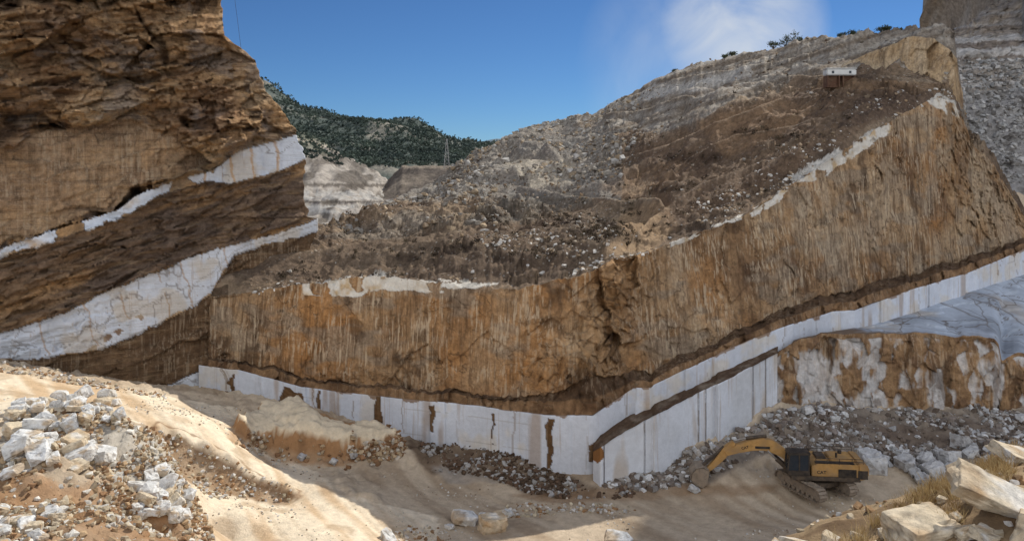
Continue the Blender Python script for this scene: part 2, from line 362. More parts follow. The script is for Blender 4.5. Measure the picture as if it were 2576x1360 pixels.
dis+=np.where(mid,lay*.5+lay2*.15+Fm*.9+Fm2*.6+.7*np.clip((CYG-b1b)/15,0,1)*np.clip((b2t-CYG)/40,0,1)-.3,0)
dis+=np.where(in1|in2,fbm(C0,4,3,129)*.12+(cell(np.stack([al,0*al,0*al],-1),4,133)-.5)*.3+F3*.25*np.clip((450-CXG)/300,0,1),0)
dis+=np.where(low,fbm(C0,3,4,130)*.35+Fm*.4+.25,0)*(1-in3*.8)
edge=np.clip((1-u)[None]*6,0,1)
dis=dis*(.35+.65*edge)
C=P(CXG,CYG,dcliff(CXG,Bc+dis))
n1=fbm(C,6,4,140);n2=fbm(C,1.5,4,141)
cc=lerp(s(196,156,112)+0*C,s(218,188,150),n1*1.6+.1+F2*.5); cc=lerp(cc,s(152,118,88),-n1*1.8+n2*.6)
cc=lerp(cc,s(116,98,84),np.clip((lay-.2)*3,0,.45)*(~cut)); cc=lerp(cc,s(66,50,40),np.clip((crev-.84)*14,0,.8)*up)
cc=lerp(cc,s(140,129,120),np.clip((fbm(C,3,4,142)-.12)*3,0,.6)*up)
cc=lerp(cc,s(182,154,124),cut*(.6+n2*.4)); cc=lerp(cc,s(136,108,84),cut*np.clip(n1*2+n2*.8,0,.7))
cc=np.where(mid[...,None],lerp(lerp(s(164,134,104)+0*C,s(124,104,88),n1*1.5+.4),s(198,156,110),np.clip(lay*2.+lay2+Fm-.2,0,1)),cc)
cc=np.where(mid[...,None],lerp(cc,s(74,60,50),np.clip((lay2-.3)*3,0,.6)),cc)
cc=np.where(low[...,None],lerp(s(144,114,84)+0*C,s(104,82,62),n1+.5),cc)
inw=in1|in2|in3
wcc=lerp(s(210,213,218)+0*C,s(194,196,199),n2+.3); wcc=lerp(wcc,s(190,158,118),np.clip((fbm(C,2,4,143)-.15)*3,0,.8)*np.clip((560-CXG)/260,0,1)*in1)
wcc=lerp(wcc,s(130,100,70),(fbm(C,1.6,4,144)>.3)*.9*np.clip((700-CXG)/300,0,1)*in2*(CYG>b2b-45))
wcc=lerp(wcc,s(196,178,150),np.clip((fbm(C,3,4,149)-.1)*3,0,.5))
jl=np.array([95,210,300,392,455,560]); dj=np.abs((CXG+(CYG-b2t)*-.3+fbm(C,2,4,145)*16)[...,None]-jl).min(-1)
wcc=lerp(wcc,s(170,138,104),(dj<2.2)*.65*in2*(fbm(C,2,3,146)>-.2))
jl=np.array([512,578,628,690]); dj=np.abs((CXG+(CYG-b1t)*-.15+fbm(C,3,3,147)*10)[...,None]-jl).min(-1)
wcc=lerp(wcc,s(190,150,104),(dj<3)*.7*in1)
wcc=lerp(wcc,s(140,130,118),(np.abs(CYG-(b2t+(b2b-b2t)*.55)+n2*8)<1.6)*.5*(CXG>0))
wcc=lerp(wcc,s(120,110,100),(np.abs(fbm(C,5,4,151))<.01)*.6)
cc=np.where(inw[...,None],wcc,cc)
ca=np.where(cut,.7+n2*.4,np.where(low,.6,.12)); ca=np.where(inw,.2,ca)
nb=36; base=C[:,-1]; side=[]
for k in range(1,nb):
    t=k/(nb-1)*34; c=base.copy(); c[:,0]-=.52*t; c[:,1]+=.86*t; c[:,2]-=0.1*t
    side.append(c+(fbm(c,5,4,150)*np.minimum(t/6,1)*.8)[...,None]*np.array([.6,.2,.5])-np.array([.8,0,0])*min(t/6,1))
side=np.array(side).transpose(1,0,2)
CG=np.concatenate([C,side],1); scol=np.repeat(cc[:,-1:],nb-1,1)*.95
call=np.concatenate([cc,scol],1); aall=np.concatenate([ca,np.repeat(ca[:,-1:],nb-1,1)],1); wall_=np.concatenate([inw*1.,np.repeat(inw[:,-1:]*1.,nb-1,1)],1)
grid_obj('cliff',CG,np.concatenate([call,aall[...,None]],-1),wall_,M_cliff,kind='structure',label='towering brown layered cliff with dipping white marble seams',cat='cliff')

# ================= HILL =================
HM=[(500,705,79),(560,700,79.5),(680,660,81),(800,640,84),(1000,585,95),(1150,500,112),(1250,482,118),(1450,500,108),(1600,500,101),(1700,450,100),(1800,370,101),(1900,300,106),(2000,250,112),(2100,220,110),(2200,214,108),(2300,222,105),(2380,240,103),(2420,300,104),(2450,380,106),(2500,425,110),(2576,560,115),(2720,740,118)]
HR=[(500,670,82),(560,652,83),(600,630,86),(700,603,91),(800,562,98),(870,572,108),(1000,492,135),(1130,447,160),(1250,377,178),(1340,325,192),(1480,290,195),(1600,230,190),(1700,180,180),(1750,160,176),(1850,140,168),(1950,122,162),(2060,105,155),(2200,85,145),(2300,78,138),(2370,100,132),(2400,125,128),(2425,300,126),(2450,385,120),(2500,430,122),(2576,570,128),(2720,760,130)]
hp=pxs; a=np.array(HM);r=np.array(HR)
front=WALL_TOP.copy(); front[:,2]-=.15; front[:,1]-=.02
midr=P(hp,np.interp(hp,a[:,0],a[:,1]),np.interp(hp,a[:,0],a[:,2]))
rid=P(hp,np.interp(hp,r[:,0],r[:,1])+jit(hp,8,50,160)+jit(hp,4,10,159),np.interp(hp,r[:,0],r[:,2]))
bk=rid.copy(); bk[:,1]+=45; bk[:,2]-=22; bk[:,0]*=1.2
n=[150,170,20]; rowsH=[];Wt=[]
for (A,Bb,k,nn) in ((front,midr,0,n[0]),(midr,rid,1,n[1]),(rid,bk,2,n[2])):
    for t in np.linspace(0,1,nn,endpoint=(k==2)):
        rowsH.append(A+(Bb-A)*t); Wt.append(k+t)
HG=np.array(rowsH); WT=np.array(Wt)[:,None]+0*HG[...,0]
for _ in range(14):
    S=HG.copy(); S[1:-1]=(HG[:-2]+2*HG[1:-1]+HG[2:])/4; lock=(np.abs(WT-2)<.02)|(WT<.01); HG=np.where(lock[...,None],HG,S)
hx0,hy0=proj(HG)
amp=np.clip(WT/.12,0,1)*np.where(WT>1.8,np.clip((2-WT)/.2,.1,1),1)
dscale=np.clip(HG[...,1]/100,.8,2)
big=fbm(HG,20,4,161)*3.6+(ridged(HG,13,3,162)-.6)*3.4
stp=1.5; tz=big/stp; fr_=tz-np.floor(tz); big=stp*(np.floor(tz)+np.clip((fr_-.25)/.5,0,1)*.65+fr_*.35)
rockm=np.clip((fbm(HG,10,3,170)-.0)*4,0,1)
hz=big*dscale*.95+fbm(HG,3.,4,163)*.6+(ridged(HG,4,3,166)-.6)*.7+ (cell(HG,2.2,164,(1,1,1.5),tilt=2.)-.5)*1.0*rockm+(cell(HG,.9,174,tilt=1.8)-.5)*.3
left=np.clip((hp-540)/250,.2,1)[None]
trk=np.zeros_like(hx0)
def bench(pts,wd,dep,tr=1.):
    global hz,trk
    yy=I(hx0,pts)+fbm(HG,12,2,169)*8; on=((hx0>pts[0][0])&(hx0<pts[-1][0]))*np.clip((hx0-pts[0][0])/40,0,1)*np.clip((pts[-1][0]-hx0)/40,0,1); d=(hy0-yy)
    w=on*np.exp(-(d/(wd*1.6))**2); hz=hz*(1-w*.8)
    hz=hz+on*dep*(np.exp(-((d+wd*.8)/wd)**2)*-1+np.exp(-((d-wd*.4)/(wd*.6))**2)*.8)
    trk=np.maximum(trk,tr*on*np.exp(-((d+wd*.1)/(wd*.45))**2))
bench([(950,560),(1200,492),(1300,480),(1450,502),(1560,520),(1700,505)],11,1.8,.8)
bench([(1250,418),(1440,435),(1620,400),(1800,330),(2000,262)],10,2.,.7)
bench([(1500,300),(1700,262),(1900,215),(2100,205),(2380,228)],9,2.1,1.)
bench([(600,660),(900,625),(1200,600),(1480,590)],9,1.3,.6)
bench([(1560,650),(1640,560),(1760,470),(1960,400)],13,1.4,.4)
bench([(1560,250),(1750,200),(1950,160),(2100,140)],7,1.8,.8)
bench([(1700,420),(1850,350),(2000,330),(2180,290)],9,1.3,.4)
HG[...,2]+=hz*amp*left
hx,hy=proj(HG)
jx=hx+fbm(HG,8,4,165)*35; jy=hy+fbm(HG,8,4,166)*18
n1=fbm(HG,9,4,167);n2=fbm(HG,2,4,168)
hc=lerp(s(132,112,92)+0*HG,s(158,138,114),n1*2+n2*.5); hc=lerp(hc,s(98,82,68),-n1*2+n2*.6)
spk=np.clip(.45+fbm(HG,9,4,175)*2.4,0,1)
grz=((jy<500)&(jx<1560))*1.
hc=lerp(hc,s(154,149,140),grz*(.7+n2*.25)); spk=np.maximum(spk,grz*.8)
upz=((jy<330)&(jx>1450)&(WT>1.2))*1.
stl=np.sin((hy+hx*.33)*.33+n1*3)*.5+np.sin((hy+hx*.30)*.14+n2)*.4
hc=np.where(upz[...,None]>0,lerp(s(130,116,100)+0*hc,s(174,165,152),n2*.6+.4+stl*.7),hc); spk=np.where(upz>0,.35,spk)
def pz(poly,c,k=.85,sk=None):
    global hc,spk
    mk=blur(inpoly(jx,jy,poly),1); hc=lerp(hc,np.asarray(c)+0*hc,mk*k*(.75+.5*n2))
    if sk is not None: spk=spk*(1-mk)+sk*mk
pz([(1530,600),(1600,520),(1700,515),(1720,560),(1640,640),(1500,650)],s(172,144,112),.95,0.)
pz([(820,640),(1100,560),(1480,520),(1560,560),(1460,690),(1250,712),(900,680),(600,720),(580,660)],s(104,88,74),.7)
pz([(1200,500),(1450,480),(1500,520),(1300,560),(1180,560)],s(122,116,106),.8,.8)
pz([(1240,412),(1440,405),(1460,455),(1330,470)],s(192,180,160),.95,.4)
pz([(1600,390),(1850,260),(2060,215),(2300,225),(2340,250),(2100,360),(1950,470),(1700,580)],s(118,96,77),.8,.25)
pz([(1750,300),(1960,250),(2040,270),(1980,340),(1800,400)],s(146,118,90),.8,.0)
pz([(1500,470),(1650,400),(1720,420),(1600,500)],s(142,116,90),.7,.1)
pz([(1640,215),(1880,170),(1900,190),(1760,225),(1600,250)],s(202,196,186),.9)
pz([(2060,190),(2400,210),(2380,240),(2050,225)],s(148,120,92),.8,.0)
pz([(1000,500),(1260,400),(1300,430),(1100,510)],s(170,162,150),.8,1.)
pz([(2150,240),(2390,235),(2330,265),(2230,300),(2100,330)],s(100,84,72),.7,.1)
pz([(800,600),(1000,530),(1180,540),(1000,600)],s(142,134,123),.7,1.)
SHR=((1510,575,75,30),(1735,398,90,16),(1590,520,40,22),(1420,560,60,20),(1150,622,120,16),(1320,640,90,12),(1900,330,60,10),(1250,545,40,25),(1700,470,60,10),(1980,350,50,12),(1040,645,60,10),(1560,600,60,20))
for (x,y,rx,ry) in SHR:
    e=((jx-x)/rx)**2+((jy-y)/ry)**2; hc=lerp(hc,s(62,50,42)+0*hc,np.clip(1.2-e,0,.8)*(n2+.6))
hc=lerp(hc,s(180,162,136)+0*hc,trk*.85); spk=spk*(1-trk*.9)
smh=slabmask(hx,hy,HG)&(WT<1); hc=np.where(smh[...,None],s(206,199,187),hc)
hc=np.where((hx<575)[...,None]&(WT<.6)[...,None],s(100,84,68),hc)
hill=grid_obj('hill',HG,np.concatenate([hc,(spk*(~smh))[...,None]],-1),None,M_hill,kind='structure',label='rubble covered brown hillside above the quarry face',cat='hill')

# outcrop wall on the hilltop
ox=np.arange(2095,2425,2.5)
ot=I(ox,[(2095,178),(2120,165),(2200,128),(2300,90),(2350,95),(2385,122),(2408,150),(2412,200),(2425,245)])+jit(ox,6,30,170)
ob=I(ox,[(2095,185),(2150,205),(2220,214),(2400,255),(2425,262)])+14
od=I(ox,[(2095,120),(2400,106),(2425,112)])
T=np.linspace(0,1,60)[:,None]; OY=ot+(ob-ot)*T; ODp=od+(1-T)*3
O0=P(ox+0*OY,OY,ODp); OD=ODp+fbm(O0,5,4,171)*.8+(cell(O0,3,172,(1,1,.6),tilt=1.8)-.5)*1.2
OG=P(ox+0*OY,OY,OD)
bkr=OG[0]+np.array([[2.,14.,-3.]]); OG=np.concatenate([np.linspace(0,1,10)[::-1][:-1,None,None]*(bkr-OG[0])[None]+OG[0][None],OG],0)
n1=fbm(OG,5,4,173)
oc=lerp(s(184,154,116)+0*OG,s(204,182,150),n1*2); oc=lerp(oc,s(126,102,80),-n1*2)
grid_obj('rock_outcrop',OG,np.concatenate([oc,0*oc[...,:1]+.8],-1),0*oc[...,0],M_wall,kind='structure',label='ochre rock outcrop with vertical cut marks on the hilltop',cat='rock outcrop')

# ================= ROUGH LOWER ROCK + MARBLE FLOOR =================
rx=np.arange(1945,2680,2.6)
rt=I(rx,[(1945,900),(1960,885),(1985,868),(2020,850),(2100,836),(2300,838),(2420,846),(2500,850),(2512,862),(2520,902),(2560,885),(2680,900)])+jit(rx,8,30,180)
rd=I(rx,[(1945,69.2),(2000,70.0),(2250,73),(2500,73.5),(2680,75)])
T=np.linspace(0,1,100)[:,None]
rz0=CZ-(rt-HY)/F*(rd+1.2); RZ=rz0+(.3-rz0)*T; RDp=rd+(1-T)*1.2+0*RZ
R0=np.stack([(rx-CX)/F*RDp,RDp,RZ],-1)
w3=R0+(fbm(R0,3,3,181)*.5)[...,None]
F_a=cell(w3,3.2,182,(1,1,.5),tilt=1.6)-.5; F_b=cell(w3,1.1,183,(1,1,.7),tilt=1.8)-.5
dd=F_a*.7+F_b*.3+fbm(R0,6,3,184)*.5+fbm(R0,.8,4,189)*.12
ed=np.clip(T/.08,.15,1)
RG=R0.copy(); RG[...,1]+=dd*ed; RG[...,0]+=dd*ed*(rx-CX)/F
n1=fbm(RG,3.0,4,185,sx=(1,1,.5));n2=fbm(RG,1,4,186)
rc=lerp(s(166,132,96)+0*RG,s(124,96,72),n2*1.5+.3)
wm=np.clip((F_b*.5+n1*1.5+.08+.6*fbm(RG,.9,4,187,sx=(1,1,.2)))*5,0,1)*(T>.05); rc=lerp(rc,s(204,201,197)+0*rc,wm*(.85+.3*n2))
rc=lerp(rc,s(88,70,54)+0*rc,np.clip((fbm(RG,1.4,4,188,sx=(1,1,.5))-.3)*6,0,.6))
grid_obj('rock_face',RG,np.concatenate([rc,0*rc[...,:1]+.6],-1),wm*.4,M_wall,kind='structure',label='rough broken rock face stained orange over white marble',cat='rock face')
mp=np.arange(1940,2722,4.)
f0=np.stack([(mp-CX)/F*np.interp(mp,rx,RG[0,:,1]),np.interp(mp,rx,RG[0,:,1]),np.interp(mp,rx,RG[0,:,2])-.05],-1)
ybk=I(mp,[(1940,885),(1960,880),(2000,857),(2200,815),(2400,745),(2576,686),(2722,640)]); f1_=P(mp,ybk,dwall(mp,jog(mp)+.3))
T=np.linspace(0,1,120)[:,None,None]; MG=f0[None]+(f1_-f0)[None]*T
MG[...,2]+=(fbm(MG,6,3,190)*.06+np.round(fbm(MG,8,2,192)*4)*.16)*np.clip(T[...,0]*5,0,1)*np.clip((1-T[...,0])*5,0,1)
n1=fbm(MG,4,4,191); mx,my=proj(MG)
mc=lerp(s(170,177,186)+0*MG,s(142,148,156),n1*1.8+.3); mc=lerp(mc,s(164,148,126)+0*mc,np.clip((fbm(MG,7,4,193)-.15)*3,0,.5))
mc=lerp(mc,s(96,84,72)+0*mc,(np.abs(fbm(MG,7,4,194))<.012)*.7)
rub=np.clip((.16-T[...,0])*7+n1*1.2,0,1)*np.clip((2560-mx)/300,0,1); rub=np.maximum(rub,np.clip((2180-mx)/60+n1,0,1)); mc=lerp(mc,s(112,95,80)+0*mc,rub)
grid_obj('marble_floor',MG,mc,1-rub,M_slab,kind='structure',label='smooth grey white marble quarry floor with cracks',cat='quarry floor')

# ================= GROUND =================
cp=[(-200,900,62),(0,918,64),(100,938,65),(250,965,66),(370,985,67),(500,1004,70),(600,1018,70),(0,1000,55),(-200,1000,54),(200,1020,57),(330,1030,58),(390,1062,56),(470,1100,56.5),(560,1150,56.5),(650,1195,56.5),(740,1236,56),(500,1040,63),(600,1085,62.5),(740,1190,59),(820,1215,57.5),
(425,1150,54.6),(500,1192,55),(600,1232,55),(700,1258,55),(600,1290,50),(500,1340,47),(800,1340,49),(1000,1290,55),(1000,1360,51),
(0,1100,43),(-150,1080,43),(150,1050,46),(230,1015,48.5),(300,1045,47),(400,1105,47),(450,1190,45.5),(480,1290,43),(200,1200,39),(100,1300,35),(300,1330,36),(0,1200,38),(340,1200,43),(420,1300,41),
(600,1062,66),(680,1040,68),(800,1056,67.5),(860,1080,66.5),(760,1096,64),(650,1088,64),(860,1110,64.5),(950,1108,67),(700,1150,62.3),(800,1165,62.2),(900,1160,62.8),(640,1120,62.6),(1015,1130,65),
(1100,1200,63),(1150,1270,58),(1300,1300,56.5),(1300,1200,63),(1400,1235,61),(1600,1290,57),(1700,1220,61.5),(2000,1245,60.5),(2000,1340,54),(2300,1250,60),(2500,1300,56),(2700,1300,56),
(1290,1145,65.3),(1400,1195,63.3),(1130,1110,68),(1010,1100,69),(1600,1178,62.8),(1750,1122,64.4),(1860,1085,66.4),(1955,1032,68.6),(2200,1038,71.3),(2400,1045,72),(2700,1040,73.5),(2000,1130,64.8),(2300,1140,65.8)]
ctl=np.array([P(*c) for c in cp]); ex_=np.array([(-30,84,2),(0,78,1),(20,84,1),(50,92,1),(-45,76,5.5),(-60,70,9),(-60,50,9),(-60,35,9),(75,60,2),(75,40,5),(0,38,3.5),(20,40,2.5),(-18,38,5),(0,29,8),(30,29,7),(-30,29,10),(60,29,8),(75,90,2)],float)
ctl=np.concatenate([ctl,ex_])
def tps(c,lam=.02):
    n=len(c); d=np.linalg.norm(c[:,None,:2]-c[None,:,:2],axis=-1); Kk=np.where(d>0,d*d*np.log(d+1e-9),0)+lam*np.eye(n)*10
    Pm=np.c_[np.ones(n),c[:,:2]]; A=np.block([[Kk,Pm],[Pm.T,np.zeros((3,3))]]); return np.linalg.solve(A,np.r_[c[:,2],0,0,0])
def teval(c,w,X,Y):
    out=w[-3]+w[-2]*X+w[-1]*Y
    for i in range(len(c)):
        d2=(X-c[i,0])**2+(Y-c[i,1])**2; out=out+w[i]*.5*d2*np.log(d2+1e-9)
    return out
w=tps(ctl,.005)
gx=np.arange(-78,80,.19); gy=np.arange(27,93,.19); GX,GY=np.meshgrid(gx,gy)
GZ=np.clip(teval(ctl,w,GX,GY),-.6,16)
GG=np.stack([GX,GY,GZ],-1); q=GG.copy(); q[...,2]=0
sx_,sy_=proj(GG)
jgx=sx_+fbm(q,2.,5,197)*30; jgy=sy_+fbm(q,2.,5,198)*13
MT=blur(inpoly(jgx,jgy,[(600,1082),(680,1046),(800,1062),(870,1090),(960,1112),(1015,1132),(960,1146),(860,1142),(760,1134),(640,1118)]),2)
BT=blur(inpoly(jgx,jgy,[(385,1080),(470,1122),(560,1172),(650,1217),(745,1256),(738,1240),(650,1190),(560,1140),(470,1094),(400,1066)]),3)
brkn=fbm(q,.9,4,199)
GG[...,2]+=MT*1.45*(1+brkn*.12)+BT*.5*(1+brkn*.8)
mslope=np.clip(4*MT*(1-MT),0,1)
sandy=inpoly(sx_+fbm(q,3,3,200)*20,sy_+fbm(q,3,3,201)*12,[(-900,880),(0,925),(250,975),(380,990),(600,1030),(640,1110),(800,1180),(860,1240),(1100,1300),(1100,1370),(480,1500),(470,1230),(400,1090),(250,1020),(0,1060),(-900,1060)])  # right edge of the sand follows the cast shadow on the floor
floor=(GZ<1.3)&(sy_>1180)
sof=blur(sandy|floor,4)
sm_=1-sof*.75
gd=fbm(q,5,3,202)*.2*sm_+fbm(q,1.2,5,203)*.22*sm_+(ridged(q,2.5,4,204)-.6)*.5*(1-sof*.93)+(cell(q,.7,205,tilt=1.8)-.5)*.22*(1-sof*.9)+mslope*((cell(GG,.9,214,tilt=2.)-.5)*.5)
al=GX*.62-GY*.78; ac=GX*.78+GY*.62+fbm(q,16,2,206)*2.5
rutn=vn(np.stack([ac*1.3,al*.03,0*al],-1),206); rut2=np.clip(1-np.abs(vn(np.stack([ac*.8,al*.02,0*al+5],-1),216)-.5)*14,0,1)
GG[...,2]+=gd+((rutn-.5)*.05-rut2*.06)*sof
n1=fbm(q,5,4,207);n2=fbm(q,1.2,4,208);n3=fbm(np.stack([ac,al*.08,0*al],-1),.9,4,209)
gc=lerp(s(190,172,148)+0*GG,s(164,144,120),n1*1.2+n3*1.4+.2)  # floor base greyer than the sand, its shade kept in the colour
def gz_(poly,c,k=.9,ja=18):
    global gc
    mk=blur(inpoly(sx_+fbm(q,2.5,4,210)*ja,sy_+fbm(q,2.5,4,211)*ja*.6,poly),1); gc=lerp(gc,np.asarray(c)+0*gc,mk*k*(.85+.35*n2))
lit_sandc=lerp(s(224,208,182)+0*gc,s(198,170,136),n3*2.+n1*.8+.15); lit_sandc=lerp(lit_sandc,s(168,140,108),np.clip((fbm(q,2.2,5,215)-.2)*3,0,.5)); lit_sandc=lerp(lit_sandc,s(178,154,124),rut2*.6)  # sand painted paler as the sunlit part of the ground
gc=lerp(gc,lit_sandc,sandy*.97)
gz_([(570,1100),(600,1050),(690,1025),(830,1050),(1020,1105),(1015,1140),(860,1180),(700,1160),(640,1130)],s(160,122,84))  # brown mound front with its shade painted in
gc=lerp(gc,s(216,200,172)+0*gc,(MT>.8)*.9)  # mound top painted paler, as if sunlit
gc=lerp(gc,lerp(s(156,118,82)+0*gc,s(116,88,64),n2*2),((MT>.1)&(MT<.8))*.9)  # mound sides painted darker, as the shaded slopes
gz_([(395,1085),(480,1130),(740,1250),(720,1268),(560,1240),(470,1215),(420,1140)],s(140,110,80))  # berm face painted darker for the shade on it
gc=lerp(gc,s(126,97,70)+0*gc,((BT>.08)&(BT<.5))*.7)  # rim of the berm darkened with the same painted shade
gz_([(-50,1090),(150,1060),(300,1055),(400,1100),(470,1220),(480,1300),(360,1230),(200,1120),(-50,1130)],s(184,175,160))
gz_([(-50,1180),(200,1210),(350,1220),(450,1290),(520,1380),(-50,1500)],s(152,116,82))
gz_([(1010,1095),(1300,1135),(1400,1190),(1500,1225),(1480,1255),(1330,1240),(1230,1200),(1080,1190)],s(90,73,59))
gz_([(1500,1225),(1860,1080),(1960,1025),(2700,1030),(2700,1150),(2300,1185),(2180,1150),(1950,1130),(1780,1210),(1620,1235)],s(118,108,98))
gz_([(1080,1170),(1200,1175),(1260,1215),(1120,1210)],s(154,144,132))
gz_([(2180,1080),(2400,1060),(2600,1080),(2600,1140),(2300,1130)],s(96,80,68),.7)
gz_([(1850,1130),(2060,1060),(2200,1050),(2150,1110),(1950,1150)],s(90,76,66),.6)
gz_([(1280,1245),(1650,1210),(1960,1220),(1960,1240),(1700,1250),(1400,1265)],s(140,112,84),.7)
ground=grid_obj('ground',GG,gc,None,M_ground,kind='structure',label='sandy quarry pit floor with ramp and dirt mounds',cat='ground')

# near slope below the camera
lc=np.array([P(*c) for c in [(1950,1385,19),(2150,1350,20),(2300,1275,20),(2400,1225,20),(2500,1150,20),(2650,1100,20),(1950,1420,14),(2300,1365,14),(2500,1290,14),(2800,1180,15),(2800,1080,22)]]+[np.array(v,float) for v in [(5,24,11.5),(9,25,12),(14,26,13.5),(19,25,15.5),(2,18,12.5),(4,10,16),(10,9,17.4),(16,9,18.3),(2,30,8),(12,32,8),(22,32,9),(-6,10,15.5),(-6,20,11),(-6,32,6)]])
w=tps(lc,.005); LX,LY=np.meshgrid(np.arange(-8,24,.1),np.arange(7,34,.1)); LZ=teval(lc,w,LX,LY)
LG=np.stack([LX,LY,LZ],-1); q2=LG*np.array([1,1,0])
LG[...,2]+=fbm(q2,2,4,220)*.22+fbm(q2,.5,4,221)*.14
lcx=lerp(s(160,136,104)+0*LG,s(112,90,66),fbm(q2,.8,4,222)*1.5+.4)
ledge=grid_obj('near_slope',LG,lcx,None,M_ground,kind='structure',label='dry earth slope with loose stones and grass',cat='slope')
bx2,by2=np.meshgrid(np.linspace(-1500,1500,60),np.linspace(-300,2500,60)); bz=np.full(bx2.shape,-3.)
grid_obj('valley_floor',np.stack([bx2,by2,bz],-1),np.tile(s(120,105,85),(60,60,1)),None,M_far,kind='structure',label='broad dusty valley floor reaching the horizon',cat='ground')

# ================= FAR TERRAIN =================
def loft(name,rows,pa,pb,step,nn,ns,mat,colf,label,seed):
    px=np.arange(pa,pb,step); R=[]
    for rr in rows:
        a=np.array(rr,float); R.append(P(px,np.interp(px,a[:,0],a[:,1]),np.interp(px,a[:,0],a[:,2])))
    out=[];tt=[]
    for k in range(len(R)-1):
        for t in np.linspace(0,1,nn,endpoint=(k==len(R)-2)): out.append(R[k]+(R[k+1]-R[k])*t); tt.append(k+t)
    G=np.array(out); TT=np.array(tt)[:,None]+0*G[...,0]
    am=np.clip(TT/.15,0,1)*1.
    G[...,2]+=sum(fbm(G,sc_,4,seed+i)*a_ for i,(sc_,a_) in enumerate(ns))*(.25+.75*am)
    x,y=proj(G); c=colf(G,x,y,TT)
    return grid_obj(name,G,c,None,mat,kind='structure',label=label,cat='hill'),G
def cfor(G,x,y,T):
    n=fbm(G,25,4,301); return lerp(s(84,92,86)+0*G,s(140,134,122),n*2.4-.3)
far,FG=loft('forested_hill',[[(500,450,330),(1320,460,330)],[(500,330,400),(760,345,400),(1000,370,420),(1320,400,450)],[(500,130,520),(640,200,520),(670,214,520),(760,254,520),(900,290,520),(1050,320,540),(1120,346,560),(1200,368,580),(1280,370,600),(1420,380,600)],[(500,400,900),(1420,420,900)]],500,1420,4,50,[(60,9),(18,4)],M_far,cfor,'distant hillside covered with dark pine scrub',300)
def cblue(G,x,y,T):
    n=fbm(G,60,4,305); return lerp(s(92,108,118)+0*G,s(112,124,130),n*2)  # distance haze painted in as a bluish colour
loft('distant_ridge',[[(900,420,800),(1500,420,800)],[(900,330,1100),(1100,342,1100),(1200,356,1100),(1260,352,1100),(1330,360,1100),(1500,372,1100)],[(900,420,1500),(1500,420,1500)]],900,1500,5,30,[(60,8)],M_far,cblue,'distant wooded ridge painted hazy blue',306)
def cscr(G,x,y,T):
    n=fbm(G,12,4,311); n5=fbm(G,3,4,313); er=fbm(np.stack([G[...,0]*.3,G[...,1]*.02,0*x],-1),1.,4,314)
    c=lerp(s(166,157,146)+0*G,s(112,104,95),n*1.6+er*2.6+.25)
    b_=(y>462)&(y<470+n5*5)|(y>505)&(y<511+n5*4)
    c=lerp(c,s(84,76,68)+0*c,b_*.8); c=lerp(c,s(182,178,171)+0*c,((y>480)&(y<502+n5*8)|(y>517)&(y<535))*.6*(n5>-.2))
    road=np.abs(y-(352+(x-760)*.28+n5*3))<3; c=lerp(c,s(190,178,160)+0*c,road*.9)
    c=lerp(c,s(94,98,82)+0*c,np.clip((392-y+n*40)/25,0,.85)*(~road)); return c
scr,SG=loft('scree_slope',[[(700,560,190),(900,575,190),(1010,500,230),(1060,500,250)],[(700,470,215),(800,478,215),(900,490,222),(1000,495,240),(1060,500,250)],[(700,300,290),(770,330,290),(830,375,290),(900,415,290),(950,440,280),(1000,488,270),(1060,510,270)],[(700,400,420),(1060,520,420)]],700,1060,2.5,50,[(18,5.),(5,2.2)],M_far,cscr,'pale grey scree slope with quarry terraces',310)
def cheap(G,x,y,T):
    n=fbm(G,10,4,321); return lerp(s(94,85,77)+0*G,s(132,120,106),n*2+(y<424)*1.2)
loft('spoil_heap',[[(950,500,240),(1000,500,240),(1200,460,240)],[(950,490,262),(985,445,262),(1012,417,262),(1110,417,262),(1200,418,262),(1260,430,262)],[(950,490,290),(1012,420,290),(1260,425,290)],[(950,540,330),(1260,540,330)]],950,1260,3,25,[(10,1.2),(3,.8)],M_far,cheap,'flat topped grey spoil heap',320)
def cmt(G,x,y):
    n=fbm(G,14,4,331);n2=fbm(G,4,4,332); c=lerp(s(162,151,139)+0*G,s(188,178,165),n*2)
    y=y+n2*9+(x-2480)*.05
    terr=((y>30)&(y<38))|((y>60)&(y<66))|((y>92)&(y<104))|((y>122)&(y<142))|((y>165)&(y<172))|((y>205)&(y<216)); c=lerp(c,s(216,212,206)+0*c,terr*(.6+n2*.6))
    c=lerp(c,s(160,157,154)+0*c,(y>225)*.8); c=lerp(c,s(116,102,90)+0*c,(((y>104)&(y<122))|((y>142)&(y<150))|((y>66)&(y<74)))*.6); c=lerp(c,s(196,174,148)+0*c,(y<88)*(.5+n2)*.7); return c
mxp=np.arange(2340,3200,3.)
mr0=P(mxp,I(mxp,[(2340,470),(3200,520)]),I(mxp,[(2340,150),(3200,150)]))
mr1=P(mxp,I(mxp,[(2340,215),(2480,210),(2576,200),(3200,190)]),I(mxp,[(2340,175),(3200,178)]))
mr2=P(mxp,I(mxp,[(2340,120),(2480,125),(2576,118),(2640,90),(3200,60)]),I(mxp,[(2340,190),(3200,184)]))
rt_=P(mxp,I(mxp,[(2340,120),(2370,96),(2400,84),(2450,46),(2510,8),(2576,-55),(2600,-500),(2640,-1000),(2760,-1150),(3050,-1100),(3200,-600)])+jit(mxp,14,25,338)+jit(mxp,6,8,340),I(mxp,[(2340,225),(2576,240),(2620,198),(2700,195),(3200,190)]))  # unseen peak past the frame edge, raised steeply to shade the pit
rb_=rt_+np.array([30,120,-60.])
rowsM=[]
for A,Bb,nn in ((mr0,mr1,70),(mr1,mr2,40),(mr2,rt_,80),(rt_,rb_,20)):
    for t in np.linspace(0,1,nn,endpoint=False): rowsM.append(A+(Bb-A)*t)
MGt=np.array(rowsM)
